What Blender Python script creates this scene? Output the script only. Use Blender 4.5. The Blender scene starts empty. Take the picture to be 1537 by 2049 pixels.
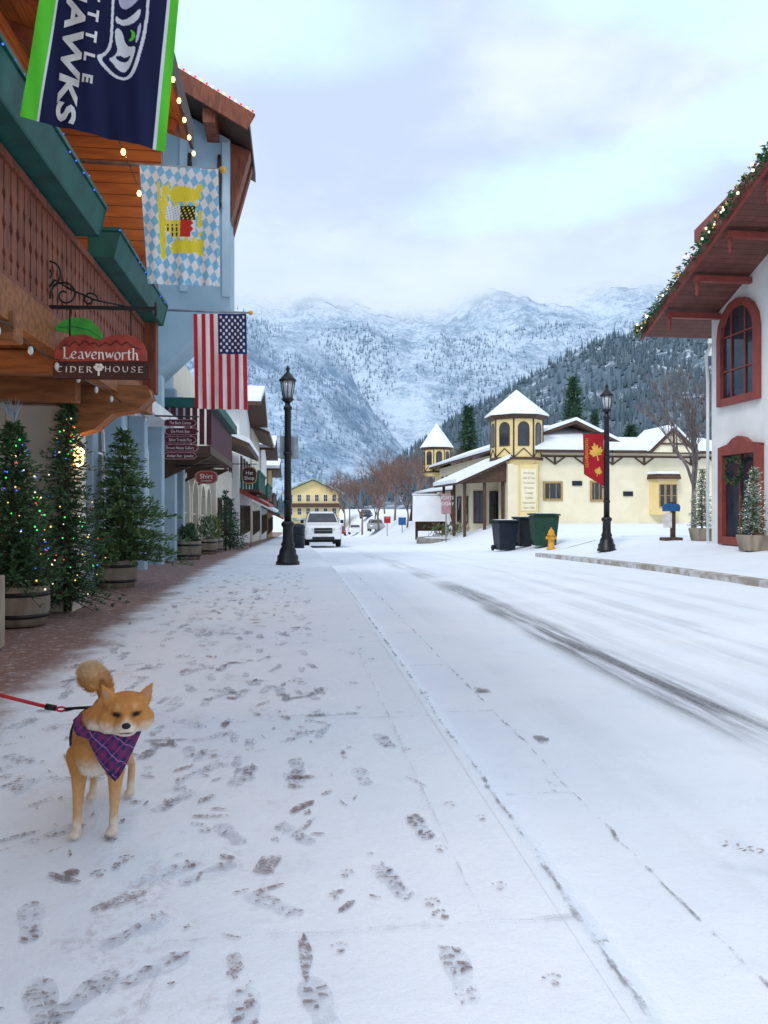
import bpy,bmesh,math,random
from mathutils import Vector as V,Matrix,noise,geometry
R=math.radians;rnd=random.Random(5);U=rnd.uniform
S=bpy.context.scene;COL=S.collection
F=1539.;AX=math.atan(183.5/F);SA,CA=math.sin(AX),math.cos(AX);H=1.2
def P(px,py,d):
    u=(px-768.5)/F;return V((d*(SA+CA*u),d*(CA-SA*u),H+d*(1015-py)/F))
def PY(px,py,Y): return P(px,py,Y/(CA-SA*(px-768.5)/F))
def sst(a,b,x):
    t=min(1,max(0,(x-a)/(b-a)));return t*t*(3-2*t)
def G(y):
    y=min(y,125);return -.03*(math.sqrt((y-15)**2+16)+(y-15))/2
def RZ(y): return G(y)-.12
def GZ(x,y):
    w=sst(8,13,x);return RZ(y)*(1-w)+.2*w
def PZ(x,y):
    w=sst(8,11,x);return (RZ(y)+.13)*(1-w)+.24*w
# ---------- node helper / materials
def c4(c): return (c[0],c[1],c[2],1)
class NT:
    def __init__(s,t): s.t=t
    def n(s,ty,ins={},**at):
        nd=s.t.nodes.new(ty)
        for k,v in at.items(): setattr(nd,k,v)
        for k,v in ins.items(): s.put(nd.inputs[k],v)
        return nd
    def put(s,i,v):
        if isinstance(v,bpy.types.NodeSocket): s.t.links.new(v,i)
        else: i.default_value=v
    def m(s,op,a,b=0.,c=None,cl=False):
        d={0:a,1:b}
        if c is not None:d[2]=c
        return s.n('ShaderNodeMath',d,operation=op,use_clamp=cl).outputs[0]
    def noise(s,vec,sc,det=4,ro=.55): return s.n('ShaderNodeTexNoise',{'Vector':vec,'Scale':sc,'Detail':det,'Roughness':ro}).outputs[0]
    def mix(s,f,a,b):
        a=c4(a) if isinstance(a,tuple) else a;b=c4(b) if isinstance(b,tuple) else b
        return s.n('ShaderNodeMix',{0:f,6:a,7:b},data_type='RGBA').outputs[2]
    def sm(s,x,a,b): return s.n('ShaderNodeMapRange',{0:x,1:a,2:b},interpolation_type='SMOOTHSTEP').outputs[0]
    def scl(s,vec,v): return s.n('ShaderNodeVectorMath',{0:vec,1:v},operation='MULTIPLY').outputs[0]
    def sep(s,vec): return s.n('ShaderNodeSeparateXYZ',{0:vec}).outputs
    def bump(s,h,st,d=.01): return s.n('ShaderNodeBump',{'Height':h,'Strength':st,'Distance':d}).outputs[0]
def newmat(name):
    m=bpy.data.materials.new(name);m.use_nodes=True;t=NT(m.node_tree);return m,t,m.node_tree.nodes['Principled BSDF']
def mat(name,c,r=.7,c2=None,sc=6,bump=.15,bsc=30,metal=0,emit=0,planks=None,st=(1,1,1),vcol=False,lo=.35,hi=.65,spec=.3):
    m,t,b=newmat(name)
    tc=t.n('ShaderNodeTexCoord').outputs['Object'];vec=t.scl(tc,st)
    if c2 is None:c2=tuple(x*.74 for x in c)
    f=t.sm(t.noise(vec,sc,5),lo,hi)
    if vcol:
        at=t.n('ShaderNodeAttribute',attribute_name='Col').outputs[0]
        dk=t.n('ShaderNodeMix',{0:1.,6:at,7:(.88,.88,.88,1)},data_type='RGBA',blend_type='MULTIPLY').outputs[2]
        col=t.mix(f,at,dk)
    else: col=t.mix(f,tuple(c),tuple(c2))
    h=t.noise(vec,bsc,4)
    if planks:
        ax,w=planks;x=t.m('MULTIPLY',t.sep(tc)[ax],1/w);fr=t.m('FRACT',x);fl=t.m('FLOOR',x)
        wn=t.n('ShaderNodeTexWhiteNoise',{'W':fl},noise_dimensions='1D').outputs[0]
        col=t.mix(t.m('MULTIPLY',wn,.5),col,tuple(x*.6 for x in c))
        g=t.m('LESS_THAN',fr,.07);col=t.mix(t.m('MULTIPLY',g,.8),col,(.015,.008,.005))
        h=t.m('SUBTRACT',h,t.m('MULTIPLY',g,2.))
    t.put(b.inputs['Base Color'],col);b.inputs['Roughness'].default_value=r;b.inputs['Metallic'].default_value=metal
    b.inputs['Specular IOR Level'].default_value=spec
    if bump: t.put(b.inputs['Normal'],t.bump(h,bump))
    if emit:
        t.put(b.inputs['Emission Color'],c4(c));b.inputs['Emission Strength'].default_value=emit
    return m
K={}
def mk(n,*a,**k): K[n]=mat(n,*a,**k);return K[n]
mk('wood',(.32,.115,.036),.6,(.21,.07,.025),2,st=(1,1,8),planks=(2,.16))
mk('woodY',(.34,.125,.038),.6,(.22,.08,.025),2,st=(8,1,1),planks=(0,.14))
mk('beam',(.34,.13,.048),.6,(.20,.076,.03),3,st=(1,6,6))
mk('redwood',(.25,.075,.038),.6,(.14,.042,.024),5,st=(3,3,.6))
mk('darkwood',(.06,.03,.02),.6)
mk('green',(.012,.105,.09),.5,(.008,.075,.065),4)
mk('plaster',(.70,.64,.54),.85,(.60,.54,.46),2,bsc=60)
mk('white',(.82,.82,.80),.85,(.74,.74,.72),1.5,bsc=50)
mk('cream',(.86,.78,.57),.85,(.80,.72,.51),1.2,bsc=40)
mk('cream2',(.81,.75,.62),.85,(.74,.68,.55),1.2,bsc=40)
mk('yellow',(.83,.66,.32),.8,(.78,.60,.27),1.5)
mk('blue',(.39,.515,.60),.8,(.33,.455,.54),1.2)
mk('paleblue',(.48,.60,.67),.8,(.42,.54,.62),2)
mk('redtrim',(.28,.06,.048),.5,(.22,.048,.038),5)
mk('soffit',(.19,.075,.058),.6,(.14,.052,.042),3,planks=(1,.16))
mk('brown',(.10,.055,.035),.6)
mk('glass',(.02,.025,.035),.08,(.04,.045,.06),1.5,bump=0,spec=.6)
mk('iron',(.012,.013,.016),.4,bump=.1,spec=.4)
mk('steel',(.35,.36,.38),.4,metal=.6)
mk('paint',(.76,.77,.79),.25,(.70,.72,.74),2,bump=0,spec=.5)
mk('rubber',(.015,.015,.016),.8)
mk('navybin',(.012,.02,.035),.45,bump=.1)
mk('blackbin',(.02,.025,.03),.45,bump=.1)
mk('greenbin',(.012,.06,.035),.45,bump=.1)
mk('hydrant',(.75,.36,.03),.45)
mk('snowcap',(.87,.90,.955),.6,(.79,.83,.90),1.5,bump=.3,bsc=8)
mk('barrel',(.36,.30,.23),.8,(.20,.16,.12),4,st=(1,1,.3),bump=.4)
mk('grey',(.34,.40,.45),.6)
mk('signred',(.36,.065,.045),.45,(.25,.035,.028),6)
mk('signdark',(.065,.022,.02),.5)
mk('plaque',(.10,.016,.03),.5)
mk('plaquerim',(.45,.25,.28),.5)
mk('letter',(.86,.83,.78),.5,bump=0)
mk('leaf',(.07,.42,.05),.5,(.05,.30,.04),9)
mk('black',(.01,.01,.012),.5)
mk('fir',(.032,.085,.040),.7,(.05,.115,.048),3,bump=0)
mk('firL',(.08,.165,.06),.7,(.055,.125,.05),3,bump=0)
mk('firG',(.13,.19,.055),.7,(.08,.145,.05),3,bump=0)
mk('firB',(.025,.065,.05),.7,(.04,.09,.06),3,bump=0)
mk('frost',(.60,.64,.60),.7,(.36,.42,.37),5,bump=0)
mk('bark',(.09,.06,.045),.85,(.05,.035,.03),8,st=(1,1,.2),bump=.5)
mk('twig',(.30,.175,.13),.8,(.20,.125,.10),3,bump=0)
mk('twigG',(.24,.195,.18),.8,(.16,.135,.13),3,bump=0)
mk('bulb',(1.,.50,.14),emit=6,bump=0);mk('lampglow',(1.,.62,.22),emit=9,bump=0)
for n,c in dict(bR=(1,.05,.03),bG=(.05,1,.15),bB=(.06,.16,1),bY=(1,.6,.1),bW=(1,.85,.6)).items(): mk(n,c,emit=1.6,bump=0)
mk('banner',(.42,.01,.02),.7,(.34,.008,.016),4)
mk('gold',(.8,.5,.08),.6)
mk('vcloth',(1,1,1),.8,vcol=True,sc=2,bump=.1,bsc=200)
mk('fur',(1,1,1),.9,vcol=True,sc=60,bump=.25,bsc=220,spec=.1)
mk('eye',(.010,.006,.004),.3,bump=0,spec=.25);mk('nose',(.012,.011,.012),.4)
mk('leash',(.55,.02,.03),.5)
mk('stone',(.32,.30,.28),.9,(.2,.19,.18),5,bump=.6)
mk('kerb',(.34,.29,.24),.9,(.60,.60,.61),4,bump=.4)
mk('roofgreen',(.12,.22,.17),.7,(.5,.55,.56),1)
mk('tancloth',(.45,.3,.12),.7)
mk('stopred',(.55,.02,.02),.5);mk('skyblue',(.03,.14,.36),.5)
mk('frostglass',(.55,.60,.62),.15,(.4,.45,.48),4,bump=0,spec=.6)
mk('orange',(.7,.17,.02),.6)
# snow surfaces
def snowmat(name,kind):
    m,t,b=newmat(name);p=t.n('ShaderNodeNewGeometry').outputs['Position'];x,y,z=t.sep(p)
    big=t.noise(p,.9,4);fine=t.noise(p,34,5,.7);mid=t.noise(p,6,5,.6);grain=t.noise(p,150,3,.7)
    col=t.mix(t.sm(big,.3,.7),(.87,.905,.965),(.81,.855,.935))
    col=t.mix(t.m('MULTIPLY',t.sm(mid,.5,.8),.3),col,(.67,.725,.83))
    col=t.mix(t.m('MULTIPLY',t.sm(grain,.52,.75),.4),col,(.56,.625,.73))
    if kind=='side':
        e=t.m('ADD',t.m('MULTIPLY',x,-1.),t.m('MULTIPLY',t.m('SUBTRACT',t.noise(p,1.6,6,.65),.5),.8))
        bare=t.sm(e,1.50,1.95)
        spr=t.sm(t.noise(p,14,6,.75),.50,.72)
        bare=t.m('MULTIPLY',bare,t.m('SUBTRACT',1.,t.m('MULTIPLY',spr,.55)))
        tr=t.m('MULTIPLY',t.sm(t.noise(t.scl(p,(1.6,.7,1)),2.1,5,.65),.48,.68),t.sm(fine,.46,.62))
        tr=t.m('MULTIPLY',tr,t.sm(t.m('ADD',x,t.m('MULTIPLY',y,.02)),.5,-.5));tr=t.m('MULTIPLY',tr,.7)
        brown=t.mix(mid,(.20,.11,.094),(.29,.18,.16))
        gl=t.mix(fine,(.35,.26,.25),(.54,.48,.50))
        col=t.mix(tr,col,gl);col=t.mix(bare,col,brown)
    if kind=='road':
        wob=t.m('MULTIPLY',t.m('SUBTRACT',t.noise(t.scl(p,(0,.25,0)),1.,2),.5),.5);xx=t.m('ADD',x,wob)
        st=t.noise(t.scl(p,(7,.35,1)),1.,5,.7);acc=None
        for c,w,s in ((2.72,.26,.95),(3.2,.2,.16),(3.9,.25,.22),(4.45,.18,.30),(5.3,.25,.22),(6.1,.2,.18),(1.7,.18,.10)):
            bnd=t.m('MULTIPLY',t.m('SUBTRACT',1.,t.sm(t.m('ABSOLUTE',t.m('SUBTRACT',xx,c)),w*.3,w*1.4)),s)
            acc=bnd if acc is None else t.m('MAXIMUM',acc,bnd)
        f=t.m('MULTIPLY',acc,t.sm(st,.30,.60))
        f=t.m('MULTIPLY',f,t.m('SUBTRACT',1.,t.m('MULTIPLY',t.sm(y,7.,22.),.72)))
        f=t.m('MULTIPLY',f,t.sm(t.noise(t.scl(p,(.3,.3,.3)),1.5,3),.25,.55))
        ptch=t.m('MULTIPLY',t.sm(t.noise(p,1.3,4,.7),.62,.78),t.m('MULTIPLY',t.sm(fine,.4,.6),.5))
        f=t.m('MAXIMUM',f,ptch)
        f=t.m('MULTIPLY',f,t.m('ADD',.55,t.m('MULTIPLY',fine,.8)),cl=True)
        col=t.mix(f,col,(.13,.135,.15))
    h=t.m('ADD',t.m('MULTIPLY',fine,.5),t.m('MULTIPLY',mid,1.2))
    t.put(b.inputs['Base Color'],col);b.inputs['Roughness'].default_value=.65;b.inputs['Specular IOR Level'].default_value=.25
    t.put(b.inputs['Normal'],t.bump(h,.4,.02));K[name]=m
snowmat('snow','');snowmat('snowside','side');snowmat('snowroad','road')
def cutmat(name,c1,c2,sc,lo,hi,mx=.9):
    m,t,b=newmat(name);p=t.n('ShaderNodeNewGeometry').outputs['Position']
    t.put(b.inputs['Base Color'],t.mix(t.sm(t.noise(p,1.3,3),.42,.72),t.mix(t.noise(p,15,4),c1,c2),t.mix(t.noise(p,15,4),(.13,.13,.14),(.30,.30,.33))));b.inputs['Roughness'].default_value=.8
    n_=t.m('ADD',t.m('MULTIPLY',t.noise(p,sc,5,.75),.7),t.m('MULTIPLY',t.noise(p,5,3,.5),.3))
    t.put(b.inputs['Alpha'],t.m('MULTIPLY',t.sm(n_,lo,hi),mx));K[name]=m
cutmat('print',(.15,.075,.07),(.36,.25,.24),55,.41,.61,.92)
cutmat('print_shade',(.64,.68,.77),(.72,.76,.85),20,.35,.6,.35)  # faint shadow grey painted as a flat sole outline under the tread marks
cutmat('crack',(.16,.14,.14),(.40,.37,.37),9,.45,.62,.75)
cutmat('crack2',(.45,.45,.49),(.6,.61,.65),7,.42,.62,.5)
def mtn(name,snow,hazed_rock,sc,z0,z1,bias,tilt=0.,soft=.12):
    m,t,b=newmat(name);g=t.n('ShaderNodeNewGeometry');p=g.outputs['Position'];x,y,z=t.sep(p);nz=t.sep(g.outputs['Normal'])[2]
    n1=t.noise(p,sc,8,.7);n2=t.noise(p,sc*6,6,.75)
    n3=t.noise(t.scl(p,(1,1,.3)),sc*22,4,.8)
    a=t.m('ADD',t.m('ADD',n1,t.m('MULTIPLY',n2,.7)),t.m('ADD',t.m('MULTIPLY',n3,.7),t.m('MULTIPLY',nz,.22)))
    f=t.sm(a,bias-soft,bias+soft)
    col=t.mix(f,hazed_rock,snow)  # snow and rock colours carry a painted bluish distance haze
    t.put(b.inputs['Base Color'],col);b.inputs['Roughness'].default_value=1;b.inputs['Specular IOR Level'].default_value=0
    cn=t.m('MULTIPLY',t.m('SUBTRACT',t.noise(p,.003,5),.5),(z1-z0)*.9)
    zz=t.m('ADD',t.m('ADD',z,cn),t.m('MULTIPLY',x,-tilt))
    t.put(b.inputs['Alpha'],t.m('SUBTRACT',1.,t.sm(zz,z0,z1)));K[name]=m
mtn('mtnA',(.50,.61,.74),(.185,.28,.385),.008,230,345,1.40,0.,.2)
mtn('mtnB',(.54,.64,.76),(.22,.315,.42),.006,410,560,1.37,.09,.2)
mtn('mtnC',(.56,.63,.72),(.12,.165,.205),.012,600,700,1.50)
m,t,b=newmat('plaid');tc=t.n('ShaderNodeTexCoord').outputs['Object'];x,y,z=t.sep(tc)
a1=t.m('ADD',x,z);a2=t.m('SUBTRACT',x,z)
def stripe(v,per,off,w): return t.m('LESS_THAN',t.m('ABSOLUTE',t.m('SUBTRACT',t.m('FRACT',t.m('ADD',t.m('DIVIDE',v,per),off)),.5)),w)
col=t.mix(t.m('MULTIPLY',stripe(a1,.07,0,.18),.5),(.022,.02,.095),(.22,.02,.11));col=t.mix(t.m('MULTIPLY',stripe(a2,.07,.2,.18),.5),col,(.22,.02,.10))
col=t.mix(t.m('MULTIPLY',stripe(a1,.07,.5,.035),.7),col,(.40,.16,.42));col=t.mix(t.m('MULTIPLY',stripe(a2,.07,.7,.035),.7),col,(.42,.05,.12))
t.put(b.inputs['Base Color'],col);b.inputs['Roughness'].default_value=.9;K['plaid']=m
# ---------- mesh builder
OFF={}
class B:
    def __init__(s): s.v=[];s.f=[];s.mi=[];s.sm=[]
    def add(s,vs,fs,m=0,sm=False):
        o=len(s.v);s.v+=[tuple(v) for v in vs]
        for f in fs: s.f.append([i+o for i in f]);s.mi.append(m);s.sm.append(sm)
        return s
    def box(s,x0,x1,y0,y1,z0,z1,m=0):
        return s.add([(x,y,z) for z in (z0,z1) for x,y in ((x0,y0),(x1,y0),(x1,y1),(x0,y1))],[(3,2,1,0),(4,5,6,7),(0,1,5,4),(1,2,6,5),(2,3,7,6),(3,0,4,7)],m)
    def bar(s,p,q,w,h,m=0,up=V((0,0,1))):
        p=V(p);q=V(q);d=(q-p).normalized();a=d.cross(up)
        if a.length<1e-3:a=d.cross(V((1,0,0)))
        a.normalize();c=a.cross(d).normalized();a*=w/2;c*=h/2
        return s.add([p-a-c,p+a-c,p+a+c,p-a+c,q-a-c,q+a-c,q+a+c,q-a+c],[(3,2,1,0),(4,5,6,7),(0,1,5,4),(1,2,6,5),(2,3,7,6),(3,0,4,7)],m)
    def tube(s,pts,rs,n=8,m=0,sm=True):
        pts=[V(p) for p in pts]
        if not hasattr(rs,'__len__'): rs=[rs]*len(pts)
        vs=[];a=None
        for i,p in enumerate(pts):
            d=(pts[min(i+1,len(pts)-1)]-pts[max(i-1,0)]).normalized()
            if a is None: a=d.orthogonal()
            a=(a-d*a.dot(d)).normalized();c=d.cross(a)
            vs+=[p+(a*math.cos(6.2832*k/n)+c*math.sin(6.2832*k/n))*rs[i] for k in range(n)]
        fs=[(i*n+k,i*n+(k+1)%n,(i+1)*n+(k+1)%n,(i+1)*n+k) for i in range(len(pts)-1) for k in range(n)]
        fs+=[tuple(range(n))[::-1],tuple(range((len(pts)-1)*n,len(pts)*n))]
        return s.add(vs,fs,m,sm)
    def lathe(s,c,prof,n=16,m=0,sm=True,ph=0):
        c=V(c);vs=[c+V((r*math.cos(6.2832*k/n+ph),r*math.sin(6.2832*k/n+ph),z)) for r,z in prof for k in range(n)]
        L=len(prof);fs=[(i*n+k,i*n+(k+1)%n,(i+1)*n+(k+1)%n,(i+1)*n+k) for i in range(L-1) for k in range(n)]
        fs+=[tuple(range(n))[::-1],tuple(range((L-1)*n,L*n))]
        return s.add(vs,fs,m,sm)
    def ell(s,c,r,rot=None,n=10,m=0):
        if not hasattr(r,'__len__'): r=(r,r,r)
        c=V(c);vs=[];k=n//2
        for i in range(k+1):
            th=math.pi*i/k
            for j in range(n):
                q=V((r[0]*math.sin(th)*math.cos(6.2832*j/n),r[1]*math.sin(th)*math.sin(6.2832*j/n),r[2]*math.cos(th)))
                if rot: q=rot@q
                vs.append(c+q)
        fs=[(i*n+j,(i+1)*n+j,(i+1)*n+(j+1)%n,i*n+(j+1)%n) for i in range(k) for j in range(n)]
        return s.add(vs,fs,m,True)
    def poly(s,pts,ext,m=0):
        pts=[V(p) for p in pts];e=V(ext);n=len(pts)
        return s.add(pts+[p+e for p in pts],[tuple(range(n)),tuple(range(n,2*n))[::-1]]+[(i,(i+1)%n,n+(i+1)%n,n+i) for i in range(n)],m)
    def build(s,name,mats,parent=None,label=None,cat=None,group=None,kind=None,rc=True,bev=0,cols=None,seg=1):
        if not isinstance(mats,(list,tuple)): mats=[mats]
        off=V((0,0,0))
        if parent is not None: off=OFF.get(parent.name,V((0,0,0)))
        elif s.v and cat:
            xs=[v[0] for v in s.v];ys=[v[1] for v in s.v];off=V(((min(xs)+max(xs))/2,(min(ys)+max(ys))/2,min(v[2] for v in s.v)))
        me=bpy.data.meshes.new(name);me.from_pydata([(v[0]-off.x,v[1]-off.y,v[2]-off.z) for v in s.v],[],s.f)
        for q in mats: me.materials.append(K[q] if isinstance(q,str) else q)
        me.polygons.foreach_set('material_index',s.mi);me.polygons.foreach_set('use_smooth',s.sm)
        if cols is not None:
            ca=me.color_attributes.new('Col','FLOAT_COLOR','POINT');ca.data.foreach_set('color',[x for c in cols for x in (c[0],c[1],c[2],1)])
        if rc or bev:
            bm=bmesh.new();bm.from_mesh(me)
            if bev:
                bmesh.ops.remove_doubles(bm,verts=bm.verts,dist=1e-5)
                bmesh.ops.bevel(bm,geom=[e for e in bm.edges if len(e.link_faces)==2 and e.calc_face_angle(0)>.5],offset=bev,segments=seg,affect='EDGES',profile=.6)
            bmesh.ops.recalc_face_normals(bm,faces=bm.faces);bm.to_mesh(me);bm.free()
        me.update();o=bpy.data.objects.new(name,me);COL.objects.link(o)
        if parent is not None: o.parent=parent;OFF[o.name]=off
        elif cat: o.location=off
        if label:o['label']=label
        if cat:o['category']=cat
        if group:o['group']=group
        if kind:o['kind']=kind
        return o
def thing(name,label,cat,loc=(0,0,0),rz=0,group=None,world=True):
    o=bpy.data.objects.new(name,None);COL.objects.link(o);o.location=loc;o.rotation_euler=(0,0,rz);o.empty_display_size=.2
    o['label']=label;o['category']=cat
    if group:o['group']=group
    OFF[o.name]=V(loc) if world else V((0,0,0));return o
def dup(o,loc=None,rz=None,label=None,parent=None,sc=None):
    c=o.copy();COL.objects.link(c)
    if parent is not None:c.parent=parent
    if loc is not None:c.location=loc
    if rz is not None:c.rotation_euler=(0,0,rz)
    if sc:c.scale=(sc,sc,sc)
    if label:c['label']=label
    OFF[c.name]=V((0,0,0))
    for ch in list(o.children): dup(ch,parent=c)
    return c
def text(s,parent,o,xd,ud,h,m='letter',sx=1.,al='CENTER',bold=0.,name='lettering',shear=0.,yf=None):
    cu=bpy.data.curves.new('t','FONT');cu.body=s;cu.size=h/.7;cu.align_x=al;cu.offset=bold;cu.shear=shear;cu.resolution_u=3
    ob=bpy.data.objects.new('t',cu);COL.objects.link(ob);dg=bpy.context.evaluated_depsgraph_get()
    me=bpy.data.meshes.new_from_object(ob.evaluated_get(dg));bpy.data.objects.remove(ob)
    o=V(o);xd=V(xd);ud=V(ud);n=xd.cross(ud).normalized()
    b=B();pts=[o+xd*(v.co.x*sx)+ud*v.co.y+n*.004 for v in me.vertices]
    if yf:
        for p in pts: p.y=yf(p.x,p.z)-.008
    b.add(pts,[tuple(p.vertices) for p in me.polygons])
    bpy.data.meshes.remove(me);return b.build(name,m,parent,rc=False)
XD=V((1,0,0));UD=V((0,0,1))
def outline(w,h,arch,off,n=8):
    a=w/2-off;z0=off;pts=[(-a,z0),(a,z0)]
    if arch:
        ry=arch*w/2;zc=h-ry;ry-=off
        pts+=[(a*math.cos(math.pi*i/n),zc+ry*math.sin(math.pi*i/n)) for i in range(n+1)]
    else: pts+=[(a,h-off),(-a,h-off)]
    return pts
def win(parent,o,ad,out,w,h,arch=0,fm='white',pm='glass',fw=.08,mull=(1,1),th=.07,name='window'):
    o=V(o);ad=V(ad);out=V(out);mp=lambda p,c:o+ad*p[0]+UD*p[1]+out*c
    A=outline(w,h,arch,0);I=outline(w,h,arch,fw);n=len(A);b=B()
    vs=[mp(p,th) for p in A]+[mp(p,th) for p in I]+[mp(p,.0) for p in A]+[mp(p,.015) for p in I]
    fs=[]
    for i in range(n):
        j=(i+1)%n;fs+=[(i,j,n+j,n+i),(i,2*n+i,2*n+j,j),(n+i,n+j,3*n+j,3*n+i)]
    b.add(vs,fs)
    for k in range(mull[0]):
        x=-w/2+w*(k+1)/(mull[0]+1);b.bar(mp((x,fw*.9),th*.45),mp((x,h-fw*.9-(arch*w/2*.1)),th*.45),.035,.03,up=out)
    for k in range(mull[1]):
        z=h*(k+1)/(mull[1]+1);b.bar(mp((-w/2+fw*.9,z),th*.4),mp((w/2-fw*.9,z),th*.4),.03,.035)
    f=b.build(name,fm,parent)
    B().poly([mp(p,.02) for p in outline(w,h,arch,fw*.8)],out*.008).build('pane',pm,f)
    return f
def grid(name,xs,ys,zf,m,kind='structure',**k):
    b=B();n=len(xs);b.add([(x,y,zf(x,y)) for y in ys for x in xs],[(j*n+i,j*n+i+1,(j+1)*n+i+1,(j+1)*n+i) for j in range(len(ys)-1) for i in range(n-1)],sm=True)
    return b.build(name,m,kind=kind,**k)
def lin(a,b,n): return [a+(b-a)*i/n for i in range(n+1)]
# ---------- camera, world, sun
cd=bpy.data.cameras.new('Camera');cam=bpy.data.objects.new('Camera',cd);COL.objects.link(cam);S.camera=cam
cam.location=(0,0,H);cam.rotation_euler=(R(90),0,-AX);cd.sensor_fit='VERTICAL';cd.sensor_height=36;cd.lens=F/2049*36;cd.shift_y=-9.5/2049;cd.clip_end=20000;cd.clip_start=.05
w=bpy.data.worlds.new('World');S.world=w;w.use_nodes=True;w.node_tree.nodes.clear();t=NT(w.node_tree)
D=V((-.45,-.65,.8)).normalized();el=math.asin(D.z);az=math.atan2(D.x,D.y)
sky=t.n('ShaderNodeTexSky',sky_type='NISHITA',sun_disc=False,sun_elevation=el,sun_rotation=az)
bgA=t.n('ShaderNodeBackground',{'Color':sky.outputs[0],'Strength':.12})
g=t.n('ShaderNodeTexCoord').outputs['Generated'];x,y,z=t.sep(g);zz=t.m('ADD',t.m('MAXIMUM',z,0.),.22)
v0=t.n('ShaderNodeCombineXYZ',{0:t.m('DIVIDE',x,zz),1:t.m('DIVIDE',y,zz),2:0.}).outputs[0]
vec=t.n('ShaderNodeVectorMath',{0:v0,1:(3.1,.7,0)},operation='ADD').outputs[0]
n1=t.noise(vec,1.7,7,.56);n2=t.noise(vec,2.6,7,.58)
px_,py_,_=t.sep(v0)
def patch(cx,cy,ax,ay,rot,amp):
    dx=t.m('SUBTRACT',px_,cx);dy=t.m('SUBTRACT',py_,cy);c_,s_=math.cos(rot),math.sin(rot)
    a=t.m('DIVIDE',t.m('ADD',t.m('MULTIPLY',dx,c_),t.m('MULTIPLY',dy,s_)),ax);b_=t.m('DIVIDE',t.m('SUBTRACT',t.m('MULTIPLY',dy,c_),t.m('MULTIPLY',dx,s_)),ay)
    r2=t.m('ADD',t.m('MULTIPLY',a,a),t.m('MULTIPLY',b_,b_));r2=t.m('ADD',r2,t.m('MULTIPLY',t.m('SUBTRACT',n2,.5),2.6))
    return t.m('MULTIPLY',t.sm(r2,1.4,-.1),amp)
col=t.mix(t.sm(n1,.38,.62),(.53,.635,.81),(.73,.825,.945))
for a_ in ((.53,1.46,.34,.15,-.5,1.),(.80,1.2,.30,.12,-.7,.9),(-.06,1.10,.25,.16,.2,.7),(.55,.98,.35,.12,.1,.7),(-1.2,.2,.8,.5,.3,.8),(1.5,-.6,.9,.5,.3,.8)):
    col=t.mix(patch(*a_),col,(.68,.95,1.0))
col=t.mix(t.m('MULTIPLY',t.sm(z,.40,.24),.7),col,(.64,.74,.87))
bgB=t.n('ShaderNodeBackground',{'Color':col,'Strength':1.28})
mx=t.n('ShaderNodeMixShader',{0:.92,1:bgA.outputs[0],2:bgB.outputs[0]});o=t.n('ShaderNodeOutputWorld');t.put(o.inputs[0],mx.outputs[0])
sl=bpy.data.lights.new('Sun','SUN');sl.energy=1.5;sl.angle=R(15);sl.color=(1,.98,.95);so=bpy.data.objects.new('Sun',sl);COL.objects.link(so);so.rotation_euler=D.to_track_quat('Z','Y').to_euler()
S.view_settings.view_transform='Standard';S.view_settings.look='None';S.view_settings.exposure=0
# ---------- ground
gx=[-5000,-1500,-400,-100,-30,-12,-5,-1,2,5]+[8+.5*i for i in range(11)]+[16,22,30,45,80,300,1500,5000]
gy=[-300,-60,-10]+lin(0,125,62)+[140,180,300,700,1500,3000,6000]
grid('ground',gx,gy,lambda x,y:GZ(x,y)-.06,'snow')
ysr=lin(-3,140,143)
grid('road',lin(.86,8.02,12),ysr,lambda x,y:RZ(y),'snowroad')
grid('snowy_yard',lin(8.02,40,64),lin(24.6,72,48),lambda x,y:GZ(x,y),'snow')
grid('pavement',lin(-3.5,.83,8),ysr,lambda x,y:G(y),'snowside')
def wk(y): return .018*noise.noise(V((y*1.3,3,0)))+.012*noise.noise(V((y*7,1,0)))+.006*noise.noise(V((y*25,1,0)))
b=B();ys=lin(-1,22,690)+lin(22.5,140,235);n=len(ys)
b.add([p for y in ys for p in ((.79,y,G(y)+.0015),(.845+wk(y),y,G(y)+.003),(.862+wk(y),y,G(y)-.02),(.90+wk(y+9)*1.5,y,RZ(y)+.02),(.97,y,RZ(y)+.0015))],[(i*5+k,i*5+k+1,(i+1)*5+k+1,(i+1)*5+k) for i in range(n-1) for k in range(4)],sm=True)
b.build('kerb','snowroad',kind='structure')
grid('far_pavement',lin(8.02,20,24),lin(2,24.5,23),lambda x,y:PZ(x,y),'snow')
b=B();ys=lin(2,24.3,23);pr=[(7.86,y) for y in ys]+[(7.86+.7*(1-math.cos(a)),24.3+.7*math.sin(a)*.6) for a in (.4,.8,1.2,1.57)]+[(x,24.75) for x in lin(9,18,9)]
nn=len(pr);sh=[(0,-.03),(.0,.115),(.16,.13)]
b.add([((x+o if i<len(ys)+3 else x),(yy if i<len(ys) else yy-(o if i>=len(ys)+3 else o*.6)),(PZ(max(8,x),yy)-.13+zz)) for i,(x,yy) in enumerate(pr) for o,zz in sh],[(i*3+k,i*3+k+1,(i+1)*3+k+1,(i+1)*3+k) for i in range(nn-1) for k in range(2)])
b.build('far_kerb','kerb',kind='structure')
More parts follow.
